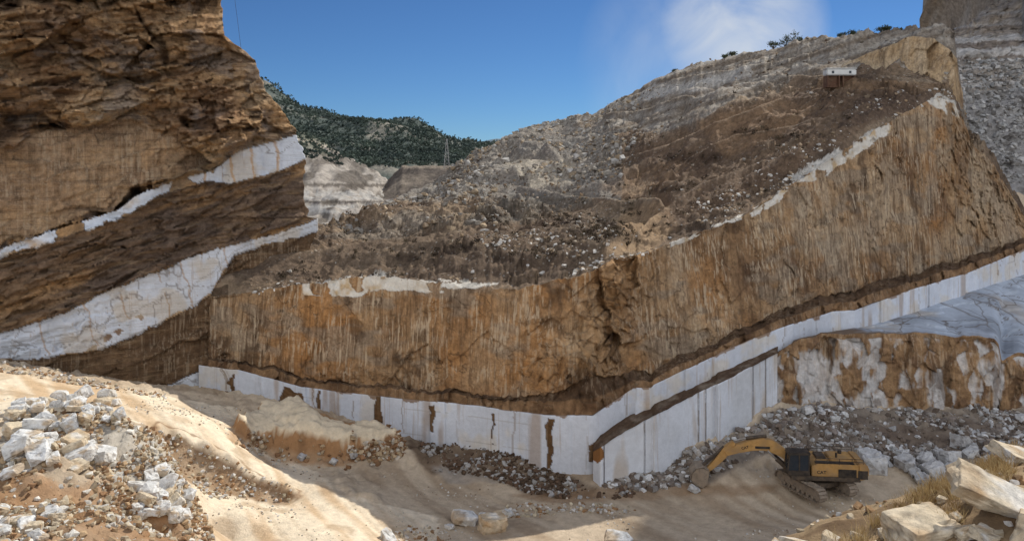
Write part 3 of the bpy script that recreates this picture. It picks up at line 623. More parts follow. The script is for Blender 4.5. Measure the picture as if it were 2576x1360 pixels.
mbig=fbm(MGt,16,4,333)*4; tz=mbig/1.6; fr_=tz-np.floor(tz); mbig=1.6*(np.floor(tz)+np.clip((fr_-.3)/.3,0,1))
MGt[...,2]+=mbig*.6+fbm(MGt,3,4,334)*.9; MGt[...,1]+=fbm(MGt,10,4,335)*2+(cell(MGt,2.5,339,tilt=2.)-.5)*1.2
x,y=proj(MGt); c=cmt(MGt,x,y)
mtn=grid_obj('mountain',MGt,np.concatenate([c,.6+0*c[...,:1]],-1),None,M_mtn,kind='structure',label='grey quarried mountain with white terraces and scree',cat='mountain')

# ================= STONES =================
def hull(seed,n=12,blocky=.6,flat=(1,1,1)):
    r=random.Random(seed); bm=bmesh.new()
    for i in range(8):
        c=[(1 if i&1 else -1),(1 if i&2 else -1),(1 if i&4 else -1)]
        bm.verts.new([c[k]*.5*(1-r.random()*(1-blocky)*.9)*flat[k] for k in range(3)])
    for i in range(n-8):
        v=Vector([r.gauss(0,1) for _ in range(3)]).normalized()*(.5+.2*r.random()); bm.verts.new([v[k]*flat[k] for k in range(3)])
    bmesh.ops.convex_hull(bm,input=bm.verts)
    loose=[v for v in bm.verts if not v.link_faces]
    if loose: bmesh.ops.delete(bm,geom=loose,context='VERTS')
    return bm
TPL=[]
for i in range(14):
    bm=hull(100+i,11,.25,(1,.8,.6)); bmesh.ops.triangulate(bm,faces=bm.faces); bm.verts.index_update()
    TPL.append((np.array([v.co[:] for v in bm.verts]),np.array([[v.index for v in f.verts] for f in bm.faces]))); bm.free()
def scatter(name,G,mask,n,smin,smax,cols,label,seed,power=3.,sink=.1,cat='rubble'):
    r=np.random.default_rng(seed)
    du=np.gradient(G,axis=0); dv=np.gradient(G,axis=1); ar=np.linalg.norm(np.cross(du,dv),axis=-1)
    V=G.reshape(-1,3); mk=(mask*ar).reshape(-1).astype(float); mk/=mk.sum()
    idx=r.choice(len(V),n,p=mk); fu=r.uniform(-.5,.5,(n,1)); fv=r.uniform(-.5,.5,(n,1))
    pos=V[idx]+du.reshape(-1,3)[idx]*fu+dv.reshape(-1,3)[idx]*fv
    sz=smin+(smax-smin)*r.random(n)**power
    Vs=[];Fs=[];Cs=[];o=0
    cols=np.array(cols); tid=r.integers(0,len(TPL),n); ci=r.integers(0,len(cols),n)
    for t in range(len(TPL)):
        k=np.where(tid==t)[0]
        if not len(k): continue
        tv,tf=TPL[t]; a=r.random(len(k))*6.283; bta=r.normal(0,.5,len(k))
        ca_,sa=np.cos(a),np.sin(a); cb,sb=np.cos(bta),np.sin(bta)
        x=tv[None,:,0]*cb[:,None]-tv[None,:,2]*sb[:,None]; z=tv[None,:,0]*sb[:,None]+tv[None,:,2]*cb[:,None]; y=tv[None,:,1]+0*x
        v=np.stack([x*ca_[:,None]-y*sa[:,None],x*sa[:,None]+y*ca_[:,None],z],-1)*sz[k][:,None,None]
        v=v+pos[k][:,None]+np.array([0,0,1])*(sz[k]*sink)[:,None,None]
        Vs.append(v.reshape(-1,3)); Fs.append((tf[None]+(np.arange(len(k))*len(tv))[:,None,None]+o).reshape(-1,3)); o+=len(k)*len(tv)
        Cs.append(np.repeat(cols[ci[k]]*(.7+.5*r.random((len(k),1))),len(tv),0))
    return add(name,mesh_from(name,np.concatenate(Vs),np.concatenate(Fs),np.concatenate(Cs),None,M_stone,False),kind='stuff',label=label,cat=cat)
earth=[s(138,121,102),s(118,101,84),s(158,144,126),s(104,88,74),s(170,163,152),s(148,126,100)]
patch=np.clip(fbm(HG,7,3,400)*3+.3,.03,1)*(.05+.95*spk)
scatter('hill_rubble',HG,patch*(WT<2.02)*(WT>.03)*(hx>575)*1.,10000,.1,.72,earth,'brown grey angular rubble strewn over the hillside',1,5.,.0)
scatter('crest_rubble',HG,((hx>1230)&(hx<1600)&(hy<450)&(WT<2.02)&(WT>1)|((hx>780)&(hx<1250)&(hy<590)&(WT<2.02)))*(patch+.05),5500,.18,1.5,[s(166,162,155),s(146,139,128),s(120,112,102),s(158,140,116)],'pale broken rock blocks along the hill crest',2,4.5,.0)
scatter('slab_debris',HG,((WT<.35)&(hx>580)&(hx<2400))*patch,1500,.1,.6,[s(200,194,184),s(150,130,106)],'white marble chips along the edge of the quarry face',12,3.,.0)
gm=inpoly(sx_,sy_,[(1500,1225),(1860,1085),(1960,1025),(2700,1030),(2700,1160),(2300,1190),(2170,1150),(1950,1135),(1780,1200),(1640,1235)])*np.clip(fbm(q,4,3,401)*3+.6,.1,1)
scatter('pit_rubble',GG,gm*1.,9000,.06,.75,[s(192,190,187),s(154,147,139),s(108,95,84),s(128,117,108)],'white and brown marble rubble along the pit edge',3,5.,.1)
gm=inpoly(sx_,sy_,[(1050,1100),(1300,1140),(1500,1228),(1620,1240),(1500,1262),(1330,1245),(1230,1200),(1080,1185)])*np.clip(fbm(q,3,3,402)*3+.6,.1,1)
scatter('wall_foot_rubble',GG,gm*1.,2200,.06,.6,[s(162,158,153),s(100,80,65),s(88,72,58)],'dark and white debris at the wall foot',4,4.,.1)
gm=inpoly(sx_,sy_,[(-60,1060),(250,1020),(400,1100),(500,1250),(540,1370),(-60,1420)])&(GY<49)
scatter('mound_gravel',GG,gm*np.clip(fbm(q,2,3,403)*3+.7,.1,1),12000,.04,.48,[s(202,196,184),s(182,166,140),s(146,114,84),s(168,142,110)],'gravel and clods covering the spoil mound',5,4.)
gm=inpoly(sx_,sy_,[(580,1110),(640,1100),(860,1110),(1020,1115),(1015,1150),(860,1185),(700,1165)])
scatter('clay_clods',GG,gm*np.clip(fbm(q,2,3,404)*3+.4,.05,1)*(MT<.7),1800,.05,.55,[s(172,150,120),s(134,102,74),s(188,177,160)],'clods and stones on the clay mound',6,4.)
gm=inpoly(sx_,sy_,[(395,1085),(740,1240),(720,1265),(520,1250),(420,1150)])|inpoly(sx_,sy_,[(0,915),(250,962),(420,995),(420,1003),(250,978),(0,935)])|inpoly(sx_,sy_,[(1000,1320),(1120,1330),(1100,1400),(950,1400)])|inpoly(sx_,sy_,[(1280,1265),(1600,1270),(1600,1290),(1250,1300)])
scatter('roadside_stones',GG,gm*1.,2600,.04,.42,[s(186,171,145),s(150,118,86),s(197,191,182)],'loose stones beside the dirt road',7,4.)
scatter('floor_pebbles',GG,((sy_>1000)&(sandy|floor))*np.clip(fbm(q,4,3,405)*3+.1,.02,1),4200,.03,.22,[s(188,178,162),s(150,132,110),s(206,200,190)],'scattered pebbles on the pit floor',8,4.)
scatter('slope_stones',LG,(LX>6)*1.,3600,.02,.26,[s(186,170,144),s(148,118,86),s(197,191,182)],'small stones on the dry slope',9,3.)
x,y=proj(MGt)
scatter('mountain_scree',MGt,((x>2380)&(x<2640)&(y>150)&(y<460))*1.,5500,.3,1.6,[s(156,154,150),s(176,172,166),s(126,121,115)],'grey scree below the mountain terraces',10,4.)

def bvh(G):
    f=grid_faces(*G.shape[:2]); return BVHTree.FromPolygons(G.reshape(-1,3).tolist(),f.tolist())
T_g=bvh(GG[::2,::2]); T_l=bvh(LG[::2,::2]); T_h=bvh(HG[::2,::2])
def hit(px,py,tree):
    d=Vector(((px-CX)/F,1,-(py-HY)/F)).normalized(); h=tree.ray_cast(Vector((0,0,CZ)),d)
    return h[0]
def boulder_mesh(i,flat,cols,blocky=.75,rgh=1.):
    bm=hull(500+i,13,blocky,flat)
    bmesh.ops.dissolve_limit(bm,angle_limit=.15,verts=bm.verts,edges=bm.edges)
    bmesh.ops.bevel(bm,geom=list(bm.edges),offset=.012,segments=1,affect='EDGES')
    bmesh.ops.triangulate(bm,faces=bm.faces)
    for _ in range(3):
        bmesh.ops.subdivide_edges(bm,edges=[e for e in bm.edges if e.calc_length()>.09],cuts=1,use_grid_fill=True)
        bmesh.ops.triangulate(bm,faces=bm.faces)
    bm.verts.index_update(); V=np.array([v.co[:] for v in bm.verts]); Fc=np.array([[v.index for v in f.verts] for f in bm.faces]); bm.free()
    dirn=V/np.maximum(np.linalg.norm(V,axis=1),.1)[:,None]
    V=V+rgh*((fbm(V+i*5,.3,4,600+i)*.05+(cell(V+i*3,.32,610+i,tilt=1.8)-.5)*.055+(cell(V+i*2,.1,611+i,(1,1,1.6),tilt=1.5)-.5)*.016))[:,None]*dirn
    n=fbm(V+i*3,.5,4,620+i); c=lerp(np.asarray(cols[0])+0*V,cols[1],n*1.5+.2)
    if len(cols)>2: c=lerp(c,np.asarray(cols[2])+0*c,np.clip((fbm(V+i*7,.6,3,650+i)-.1)*5,0,1)*.8)
    c=lerp(c,s(96,80,64)+0*c,np.clip((fbm(V+i*9,.2,4,660+i)-.3)*4,0,.6))
    return mesh_from('boulder',V,Fc,c,None,M_stone,False)
wm_=[boulder_mesh(i,f,(s(212,210,205),s(192,187,178),s(180,156,124)),.5,.7) for i,f in enumerate([(1,.8,.7),(1,.7,.45),(1.1,.9,.6),(.9,.8,.8),(1.2,.7,.4),(1,1,.55),(1,.8,.9)])]
gm_=[boulder_mesh(20+i,f,(s(186,184,181),s(150,146,142)),.55) for i,f in enumerate([(1,.8,.7),(1,.9,.8),(1.1,.8,.6),(.9,.8,.8)])]
tm_=[boulder_mesh(40+i,f,(s(200,184,158),s(170,142,108),s(212,207,198)),.75,1.) for i,f in enumerate([(1.2,.9,.6),(1.3,1.0,.42),(1.1,.7,.9),(1,.9,.6),(1.3,.9,.25),(1.7,.9,.4)])]
def boulder(px,py,w,tree,meshes,label,group=None,lift=.25,rot=None,scz=1.,name='boulder'):
    h=hit(px,py,tree)
    if h is None: return None
    size=w/F*h.y
    me=random.choice(meshes); o=add(name,me,None,label,'boulder',group)
    o.scale=(size,size,size*scz); o.location=h+Vector((0,0,size*lift)); o.rotation_euler=rot or (random.uniform(-.4,.4),random.uniform(-.4,.4),random.uniform(0,6.28)); return o
def pile(n,box,wr,meshes,label,group,tree,lift=(.1,.6)):
    c=0
    while c<n:
        px=random.uniform(box[0],box[2]);py=random.uniform(box[1],box[3])
        e=((px-(box[0]+box[2])/2)/((box[2]-box[0])/2))**2+((py-(box[1]+box[3])/2)/((box[3]-box[1])/2))**2
        if e>1: continue
        boulder(px,py,wr[0]+(wr[1]-wr[0])*random.random()**1.4,tree,meshes,label,group,random.uniform(*lift)); c+=1
gp='white marble blocks heaped on the spoil mound'
lb='pale marble block heaped on the spoil mound'
mixm=wm_+wm_+tm_[:4]
pile(60,(20,1000,310,1085),(18,48),mixm,lb,gp,T_g,lift=(.1,.6))
pile(18,(-10,1110,280,1225),(40,78),mixm,'large pale marble block with brown stains',gp,T_g,lift=(.1,.35))
pile(30,(330,1190,480,1320),(18,52),mixm,lb,gp,T_g,lift=(.1,.4))
pile(16,(-20,1275,140,1365),(34,68),mixm,lb,gp,T_g,lift=(.1,.4))
pile(12,(30,1085,130,1160),(30,68),mixm,lb,gp,T_g,lift=(.1,.5))
for (px,py,w_,ms,rt2) in ((1165,1315,66,[wm_[4]],(.1,.2,.4)),(1238,1332,62,[tm_[2]],(.1,.1,.5)),(1276,1298,30,[wm_[0]],None),(975,1358,46,[wm_[1]],None),(1550,1368,66,[wm_[4]],(.2,.1,0)),(1215,1300,24,[wm_[1]],None),(1130,1328,22,[wm_[2]],None)):
    boulder(px,py,w_,T_g,ms,'pale marble block lying on the pit floor','marble blocks on the pit floor',.2,rt2)
for (px,py,w_) in ((2195,1180,74),(2280,1175,50),(2270,1150,36),(2330,1170,42),(2350,1200,54),(2385,1165,54),(2420,1125,52),(2440,1150,40),(2320,1215,42),(2400,1195,48),(2300,1195,34),(2365,1150,36),(2520,1160,50)):
    boulder(px,py,w_,T_g,gm_,'grey white marble boulder beside the excavator','marble boulders along the pit edge',.25)
for (px,py,w_) in ((2575,1060,35),(2030,1040,36),(2100,1058,24),(1745,1235,26),(840,1165,22),(890,1150,20),(760,1155,22)):
    boulder(px,py,w_,T_g,gm_,'small grey marble boulder','marble boulders along the pit edge',.25)
for (px,py,w_,mi,rot,lf,sz_) in ((2500,1275,130,5,(.45,.42,-.15),.25,1.),(2590,1345,100,2,(.2,.3,1.),.1,1.),(2320,1345,140,0,(.1,-.05,.3),.1,.8),(2560,1160,90,1,(.2,.3,.2),.15,.8),(2480,1215,34,0,(.2,.1,1),.2,1.),(2010,1380,70,4,(.3,.2,2),.2,1.),(2090,1365,46,3,(.3,.1,1),.2,.8),(1950,1378,36,2,(.3,.1,1),.2,.8),(2290,1290,28,2,(.3,.1,1),.2,.8),(2545,1115,50,4,(.3,.3,0),.2,1.3),(2440,1260,30,2,(.1,.4,0),.2,1.),(2230,1345,36,3,(.1,.4,3),.2,1.),(2430,1350,56,3,(.4,.4,3),.2,1.),(2160,1358,34,3,(.4,.1,2),.2,1.),(2370,1262,26,0,(.1,.1,1),.2,1.),(2480,1355,60,1,(.2,.1,.6),.2,1.),(2400,1310,34,2,(.5,.1,.6),.2,1.)):
    boulder(px,py,w_,T_l,[tm_[mi]],'sunlit tan and white stone block on dry grass','stone blocks on the near slope',lf,rot,sz_)

# ================= VEGETATION =================
def leafcloud(n,rad,leaf,seed,clumps=9):
    r=np.random.default_rng(seed); cen=r.normal(0,1,(clumps,3)); cen/=np.linalg.norm(cen,axis=1)[:,None]; cen*=r.random((clumps,1))**.4*np.array(rad)*.7
    c=cen[r.integers(0,clumps,n)]+r.normal(0,1,(n,3))*np.array(rad)*.22
    a=r.normal(0,1,(n,3));a/=np.linalg.norm(a,axis=1)[:,None]; b=np.cross(a,r.normal(0,1,(n,3)));b/=np.linalg.norm(b,axis=1)[:,None]
    l=leaf*(.6+.8*r.random((n,1)))
    return np.stack([c-a*l,c+b*l*.6,c+a*l,c-b*l*.6],1).reshape(-1,3)
def bmobj(name,bm,mat,parent,bev=.03,label=None):
    if bev:
        bmesh.ops.recalc_face_normals(bm,faces=bm.faces)
        es=[e for e in bm.edges if len(e.link_faces)==2 and e.calc_face_angle(0)>.5]
        bmesh.ops.bevel(bm,geom=es,offset=bev,segments=2,affect='EDGES')
    me=bpy.data.meshes.new(name); bm.to_mesh(me); bm.free(); me.materials.append(mat)
    o=bpy.data.objects.new(name,me); coll.objects.link(o); o.parent=parent
    if label:o['label']=label
    return o
def bush(px,py,d,wpx,hpx,seed):
    base=Vector(P(px,py,d).tolist()); w_=wpx/F*d; h_=hpx/F*d
    e=add('bush',None,None,'dark green bush growing on the ridge line','bush','bushes along the hill crest'); e.location=base
    V=leafcloud(420,(w_/2,w_/2,h_/2),.13,seed)+np.array([0,0,h_*.5])
    o=bpy.data.objects.new('crown',mesh_from('crown',V,np.arange(len(V)).reshape(-1,4),None,None,M_leaf,False)); coll.objects.link(o); o.parent=e
    bm=bmesh.new()
    for k in range(4):
        a=k*1.6; top=Vector((math.cos(a)*w_*.25,math.sin(a)*w_*.25,h_*.6))
        mt=Matrix.Translation(top/2)@top.normalized().to_track_quat('Z','Y').to_matrix().to_4x4()
        bmesh.ops.create_cone(bm,segments=6,radius1=.07,radius2=.025,depth=top.length,matrix=mt)
    bmobj('trunk',bm,M_bark,e,0)
r_=np.array(HR)
for i,(px,w_,h_) in enumerate(((1945,40,26),(1975,36,30),(1995,45,40),(2015,28,24),(1825,22,14),(1845,26,16),(2120,30,20),(2145,36,24),(2165,26,18),(2218,36,26),(2232,26,20),(2260,24,14),(1345,20,9),(1700,24,10),(2040,26,14))):
    bush(px,np.interp(px,r_[:,0],r_[:,1])+2,np.interp(px,r_[:,0],r_[:,2]),w_,h_,900+i)
shr=[]; r=np.random.default_rng(33); mask=np.zeros(hx.shape,bool)
for (x_,y_,rx_,ry_) in SHR: mask|=((hx-x_)/rx_)**2+((hy-y_)/ry_)**2<1
idx=np.concatenate([r.choice(np.where(mask.ravel())[0],320),r.choice(np.where(((WT>.1)&(WT<1.9)&(hx>700)&(hx<2350)).ravel())[0],260)])
for k in idx: shr.append(leafcloud(26,(.45,.45,.3),.10,int(k)%9999,4)+HG.reshape(-1,3)[k]+np.array([0,0,.12]))
V=np.concatenate(shr); add('slope_scrub',mesh_from('slope_scrub',V,np.arange(len(V)).reshape(-1,4),None,None,leaf_mat('scrub',s(54,44,37),s(92,80,62)),False),'stuff','dry dark scrub on the hillside','scrub')
fv=FG.reshape(-1,3); fx,fy=proj(fv); T4=np.repeat(np.arange(FG.shape[0]),FG.shape[1])
ok=(T4<102)&(fx>600)&(fx<1330)&(fbm(fv,30,3,340)+np.clip((fx-650)/900,0,.3)>-.3)&(fy<420)
idx=r.choice(np.where(ok)[0],9000); fr=[]
for k in idx:
    sz_=r.uniform(.6,1.7)
    fr.append(leafcloud(9,(sz_,sz_,sz_*.8),sz_*.48,int(k),4)+fv[k]+np.array([r.normal(0,2),r.normal(0,2),sz_*.5]))
V=np.concatenate(fr); add('forest',mesh_from('forest',V,np.arange(len(V)).reshape(-1,4),None,None,M_far_leaf,False),'stuff','dark green pine wood on the far hill','forest')
sv=SG.reshape(-1,3); fx,fy=proj(sv); ok=(fy<410+fbm(sv,15,3,341)*50)&(fx>740)&(fx<1000)
idx=r.choice(np.where(ok)[0],700); fr=[leafcloud(14,(.8,.8,.6),.36,int(k),4)+sv[k]+np.array([0,0,.4]) for k in idx]
V=np.concatenate(fr); add('valley_scrub',mesh_from('valley_scrub',V,np.arange(len(V)).reshape(-1,4),None,None,M_far_leaf,False),'stuff','green scrub scattered over the valley slope','scrub')
gv=LG.reshape(-1,3); fx,fy=proj(gv); ok=inpoly(fx,fy,[(2060,1385),(2160,1335),(2220,1300),(2300,1245),(2360,1210),(2420,1200),(2430,1300),(2350,1385)])|inpoly(fx,fy,[(2440,1180),(2500,1120),(2560,1080),(2560,1190),(2480,1240)])
idx=r.choice(np.where(ok)[0],1900); bl=[]
for k in idx:
    n=16; hh_=r.uniform(.5,1.7); b0=gv[k]+np.c_[r.normal(0,.05,(n,2)),np.zeros(n)]; d=np.c_[r.normal(0,.07,(n,2)),r.uniform(.05,.24,n)]*hh_; w_=np.c_[r.normal(0,.005,(n,2)),np.zeros(n)]
    bl.append(np.stack([b0-w_,b0+w_,b0+d*.95+w_*.4,b0+d],1).reshape(-1,3))
V=np.concatenate(bl); add('dry_grass',mesh_from('dry_grass',V,np.arange(len(V)).reshape(-1,4),None,None,M_dryg,False),'stuff','dry yellow grass tufts on the slope','grass')

# ================= EXCAVATOR =================
ex=add('excavator',None,None,'dusty yellow tracked excavator with black cab digging at rubble','excavator')
def prism(bm,prof,y0,y1,mi=0):
    a=[bm.verts.new((x,y0,z)) for x,z in prof]; b=[bm.verts.new((x,y1,z)) for x,z in prof]
    bm.faces.new(a); bm.faces.new(b[::-1])
    for i in range(len(prof)): j=(i+1)%len(prof); bm.faces.new((a[i],b[i],b[j],a[j]))
def bx(bm,x0,x1,y0,y1,z0,z1): prism(bm,[(x0,z0),(x1,z0),(x1,z1),(x0,z1)],y0,y1)
def tube(bm,p,q,r_,seg=12,r2=None):
    p=Vector(p);q=Vector(q);d=q-p; mt=Matrix.Translation((p+q)/2)@d.to_track_quat('Z','Y').to_matrix().to_4x4()
    bmesh.ops.create_cone(bm,cap_ends=True,segments=seg,radius1=r_,radius2=r_ if r2 is None else r2,depth=d.length,matrix=mt)
bm=bmesh.new(); bx(bm,-1.3,1.3,-1.15,1.15,.55,.95); tube(bm,(0,0,.9),(0,0,1.3),.95,24)
und=bmobj('undercarriage',bm,M_dk,ex,.03); und.rotation_euler=(0,0,math.radians(-62))
def track(y):
    bm=bmesh.new(); L_=1.9;R_=.48;zc=.52
    per=4*L_+2*math.pi*R_; N=44
    for i in range(N):
        t=i/N*per
        if t<2*L_: c=(-L_+t,zc+R_);a=0
        elif t<2*L_+math.pi*R_: th=(t-2*L_)/R_; c=(L_+math.sin(th)*R_,zc+math.cos(th)*R_);a=-th
        elif t<4*L_+math.pi*R_: c=(L_-(t-2*L_-math.pi*R_),zc-R_);a=math.pi
        else: th=(t-4*L_-math.pi*R_)/R_; c=(-L_-math.sin(th)*R_,zc-math.cos(th)*R_);a=math.pi-th
        prof=[(-.11,-.03),(.09,-.03),(.09,.02),(.0,.025),(-.05,.065),(-.11,.065)]
        pr=[(c[0]+x*math.cos(a)-z*math.sin(a),c[1]+x*math.sin(a)+z*math.cos(a)) for x,z in prof]
        prism(bm,pr,y-.36,y+.36)
    bx(bm,-L_+.1,L_-.1,y-.16,y+.16,zc-.25,zc+.3)
    for i in range(7): tube(bm,(-1.5+i*.5,y-.24,.22),(-1.5+i*.5,y+.24,.22),.16,12)
    for sgn in (-1,1): tube(bm,(sgn*L_,y-.2,zc),(sgn*L_,y+.2,zc),.42,18)
    return bmobj('track',bm,M_trackm,und,0)
track(1.45); track(-1.45)
bm=bmesh.new()
prism(bm,[(-2.75,1.5),(.6,1.5),(.6,2.2),(.2,2.42),(-2.75,2.42)],-1.42,1.42)
bx(bm,.6,2.0,-1.42,-.55,1.5,2.1)
body=bmobj('body',bm,M_yel,ex,.05)
bm=bmesh.new(); bx(bm,-2.9,2.1,-1.45,1.45,1.18,1.497); bmobj('deck',bm,M_dk,body,.03)
bm=bmesh.new()
prism(bm,[(-2.75,1.25),(-3.35,1.4),(-3.5,1.75),(-3.5,2.3),(-3.3,2.52),(-2.75,2.52)],-1.45,1.45)
bmobj('counterweight',bm,M_yel,body,.08)
bm=bmesh.new(); bx(bm,-2.6,-1.3,1.425,1.45,1.52,2.1)
for i in range(6): bx(bm,-2.55,-1.35,1.45,1.47,1.58+i*.085,1.62+i*.085)
bmobj('vent_panel',bm,M_blk,body,0)
bm=bmesh.new(); bx(bm,-3.4,-2.72,1.452,1.47,1.42,2.05); bmobj('warning_panel',bm,M_blk,body,0)
for x0,x1 in ((-1.22,-.5),(-.42,.4)):
    bm=bmesh.new(); bx(bm,x0,x1,1.425,1.445,1.6,2.15); bx(bm,x1-.12,x1-.06,1.445,1.46,1.8,1.95); bmobj('service_door',bm,M_yel,body,.006)
bm=bmesh.new(); bx(bm,-2.6,-.9,-.9,.9,2.42,2.66); bmobj('engine_hood',bm,M_yel,body,.06)
bm=bmesh.new(); bx(bm,-.7,.0,-.8,.3,2.42,2.62); bmobj('hatch',bm,M_dk,body,.03)
bm=bmesh.new(); bx(bm,-2.5,.3,.92,1.3,2.425,2.5); bmobj('walkway',bm,M_blk,body,.01)
bm=bmesh.new(); tube(bm,(-1.4,.5,2.6),(-1.4,.5,3.0),.08); bmobj('exhaust_pipe',bm,M_blk,body,0)
bm=bmesh.new(); tube(bm,(-1.9,-.4,2.62),(-1.9,-.4,2.9),.15); bmobj('air_filter',bm,M_blk,body,0)
for y_ in (1.35,-1.35):
    bm=bmesh.new()
    for x_ in (-3.1,-2.3,-1.4,-.5,.3): tube(bm,(x_,y_,2.3),(x_,y_,2.85),.022,8)
    tube(bm,(-3.1,y_,2.85),(.3,y_,2.85),.022,8); tube(bm,(-3.1,y_,2.65),(.3,y_,2.65),.018,8)
    bmobj('handrail',bm,M_blk,body,0)
bm=bmesh.new(); y0,y1=.35,1.42
bx(bm,.75,2.3,y0,y1,1.5,1.88)
for (x_,xt) in ((.8,.8),(1.5,1.5),(2.35,2.2)):
    for y_ in (y0+.05,y1-.05): prism(bm,[(x_-.05,1.8),(x_+.05,1.8),(xt+.05,3.1),(xt-.05,3.1)],y_-.05,y_+.05)
prism(bm,[(.7,3.05),(2.35,3.0),(2.2,3.2),(.7,3.22)],y0-.03,y1+.03)
cab=bmobj('cab',bm,M_blk,ex,.02)
bm=bmesh.new(); prism(bm,[(.8,1.86),(2.3,1.86),(2.22,3.04),(.8,3.06)],y0+.08,y1-.035)
bmobj('cab_window',bm,M_gls,cab,0)
bm=bmesh.new(); bx(bm,.86,1.44,y1-.03,y1+.012,1.56,1.84); bmobj('cab_door',bm,M_blk,cab,0)
def arm(bm,pts,w_):
    up=[];dn=[]
    for i,(x,z,h) in enumerate(pts):
        a=pts[max(i-1,0)];b=pts[min(i+1,len(pts)-1)]; t=Vector((b[0]-a[0],b[1]-a[1])).normalized(); n=Vector((-t.y,t.x))
        up.append((x+n.x*h,z+n.y*h)); dn.append((x-n.x*h,z-n.y*h))
    prism(bm,dn+up[::-1],-w_,w_)
bm=bmesh.new(); arm(bm,[(1.5,2.0,.24),(2.5,2.75,.34),(3.3,3.2,.44),(3.9,3.32,.46),(4.8,3.18,.38),(5.8,2.88,.3),(6.7,2.5,.18)],.3)
boom=bmobj('boom',bm,M_yel,ex,.02); boom.location=(0,-.1,0)
bm=bmesh.new(); arm(bm,[(6.05,3.35,.14),(6.6,2.72,.32),(7.1,2.1,.27),(7.7,1.45,.2),(8.1,1.1,.14)],.22)
stick=bmobj('stick',bm,M_yel,boom,.015)
bm=bmesh.new(); bx(bm,3.4,4.5,.305,.33,3.0,3.18); bmobj('hose_guard',bm,M_blk,boom,0)
for y_ in (-.42,.42):
    bm=bmesh.new(); tube(bm,(2.1,y_,1.55),(2.95,y_,2.3),.15); bmobj('lift_cylinder',bm,M_dk,boom,0)
    bm=bmesh.new(); tube(bm,(2.95,y_,2.3),(3.6,y_,2.9),.075); bmobj('cylinder_rod',bm,M_stl,boom,0)
bm=bmesh.new(); tube(bm,(5.1,0,3.68),(6.05,0,3.42),.075); bmobj('cylinder_rod',bm,M_stl,boom,0)
bm=bmesh.new(); tube(bm,(3.6,0,3.9),(5.15,0,3.67),.13); bmobj('stick_cylinder',bm,M_dk,boom,0)
bm=bmesh.new(); tube(bm,(6.8,0,2.98),(7.55,0,2.2),.11); bmobj('bucket_cylinder',bm,M_dk,boom,0)
bm=bmesh.new(); prism(bm,[(7.4,2.25),(7.55,2.35),(8.45,1.55),(8.35,1.4)],-.16,.16); bmobj('bucket_linkage',bm,M_dk,boom,0)
bm=bmesh.new()
outer=[(8.0,1.3),(8.45,1.55),(9.0,1.45),(9.35,1.05),(9.4,.55),(9.1,.15),(8.55,-.05)]
for y_ in (-.8,.75): prism(bm,outer+[(8.15,.3)],y_,y_+.05)
for i in range(len(outer)-1):
    a,b=outer[i],outer[i+1]; dx,dz=b[0]-a[0],b[1]-a[1]; l=math.hypot(dx,dz); nx,nz=dz/l*-.06,dx/l*.06
    prism(bm,[a,b,(b[0]-nx,b[1]-nz),(a[0]-nx,a[1]-nz)],-.8,.8)
bucket=bmobj('bucket',bm,M_trackm,boom,0)
for i in range(5):
    bm=bmesh.new(); y_=-.66+i*.33; prism(bm,[(8.6,.03),(8.6,-.09),(8.15,-.1)],y_-.07,y_+.07); bmobj('bucket_tooth',bm,M_stl,bucket,0)
def text(txt,size,loc,rot,parent,mat):
    cu=bpy.data.curves.new('t','FONT'); cu.body=txt; cu.size=size; cu.extrude=.004; cu.offset=.008
    to=bpy.data.objects.new('t',cu); coll.objects.link(to); dg=bpy.context.evaluated_depsgraph_get()
    me=bpy.data.meshes.new_from_object(to.evaluated_get(dg)); bpy.data.objects.remove(to)
    me.materials.clear(); me.materials.append(mat); o=bpy.data.objects.new('lettering',me); coll.objects.link(o); o.parent=parent; o.location=loc; o.rotation_euler=rot
text('CAT',.34,(.25,1.452,1.72),(math.pi/2,0,math.pi),body,M_blk)
text('CAT',.28,(5.5,.308,2.88),(math.pi/2,math.radians(-15),math.pi),boom,M_blk)
h=hit(2050,1238,T_g)
def gz(x,y,tree):
    r_=tree.ray_cast(Vector((x,y,60)),Vector((0,0,-1))); return r_[0].z if r_[0] else 0
zs=[gz(h.x+dx,60.7+dy,T_g) for dx in (-1.6,0,1.6) for dy in (-1.6,0,1.6)]
ex.location=(h.x,60.7,float(np.percentile(zs,70))-.05); ex.rotation_euler=(0,0,math.pi-math.radians(6))

# ================= HILLTOP HUT =================
h=hit(2112,213,T_h) or Vector(P(2112,213,108).tolist())
sc_=h.y/F
tk=add('site_hut',None,None,'small white box hut standing on rusty brown base','hut'); tk.location=h
Wd=74*sc_; Ht=40*sc_
bm=bmesh.new(); bx(bm,-Wd/2,Wd/2,-.75,.75,Ht*.55,Ht*.95); bmobj('hut_cabin',bm,M_wht,tk,.12)
bm=bmesh.new(); bx(bm,-Wd/2-.05,Wd/2+.05,-.8,.8,Ht*.95+.003,Ht*1.0); bmobj('roof',bm,M_wht,tk,.02)
for x0 in (-Wd*.48,.04*Wd):
    x1=x0+Wd*.42; bm=bmesh.new()
    bx(bm,x0,x1,-.2,.7,-.4,Ht*.55-.003)
    for xx in (x0,x1-.12): bx(bm,xx,xx+.12,-.7,-.203,-.4,Ht*.55-.003)
    bmobj('base_box',bm,M_rust,tk,0)
for x_ in (-Wd*.3,Wd*.28):
    bm=bmesh.new(); bx(bm,x_-.15,x_+.15,-.77,-.752,Ht*.66,Ht*.82); bmobj('window',bm,M_gls,tk,0)

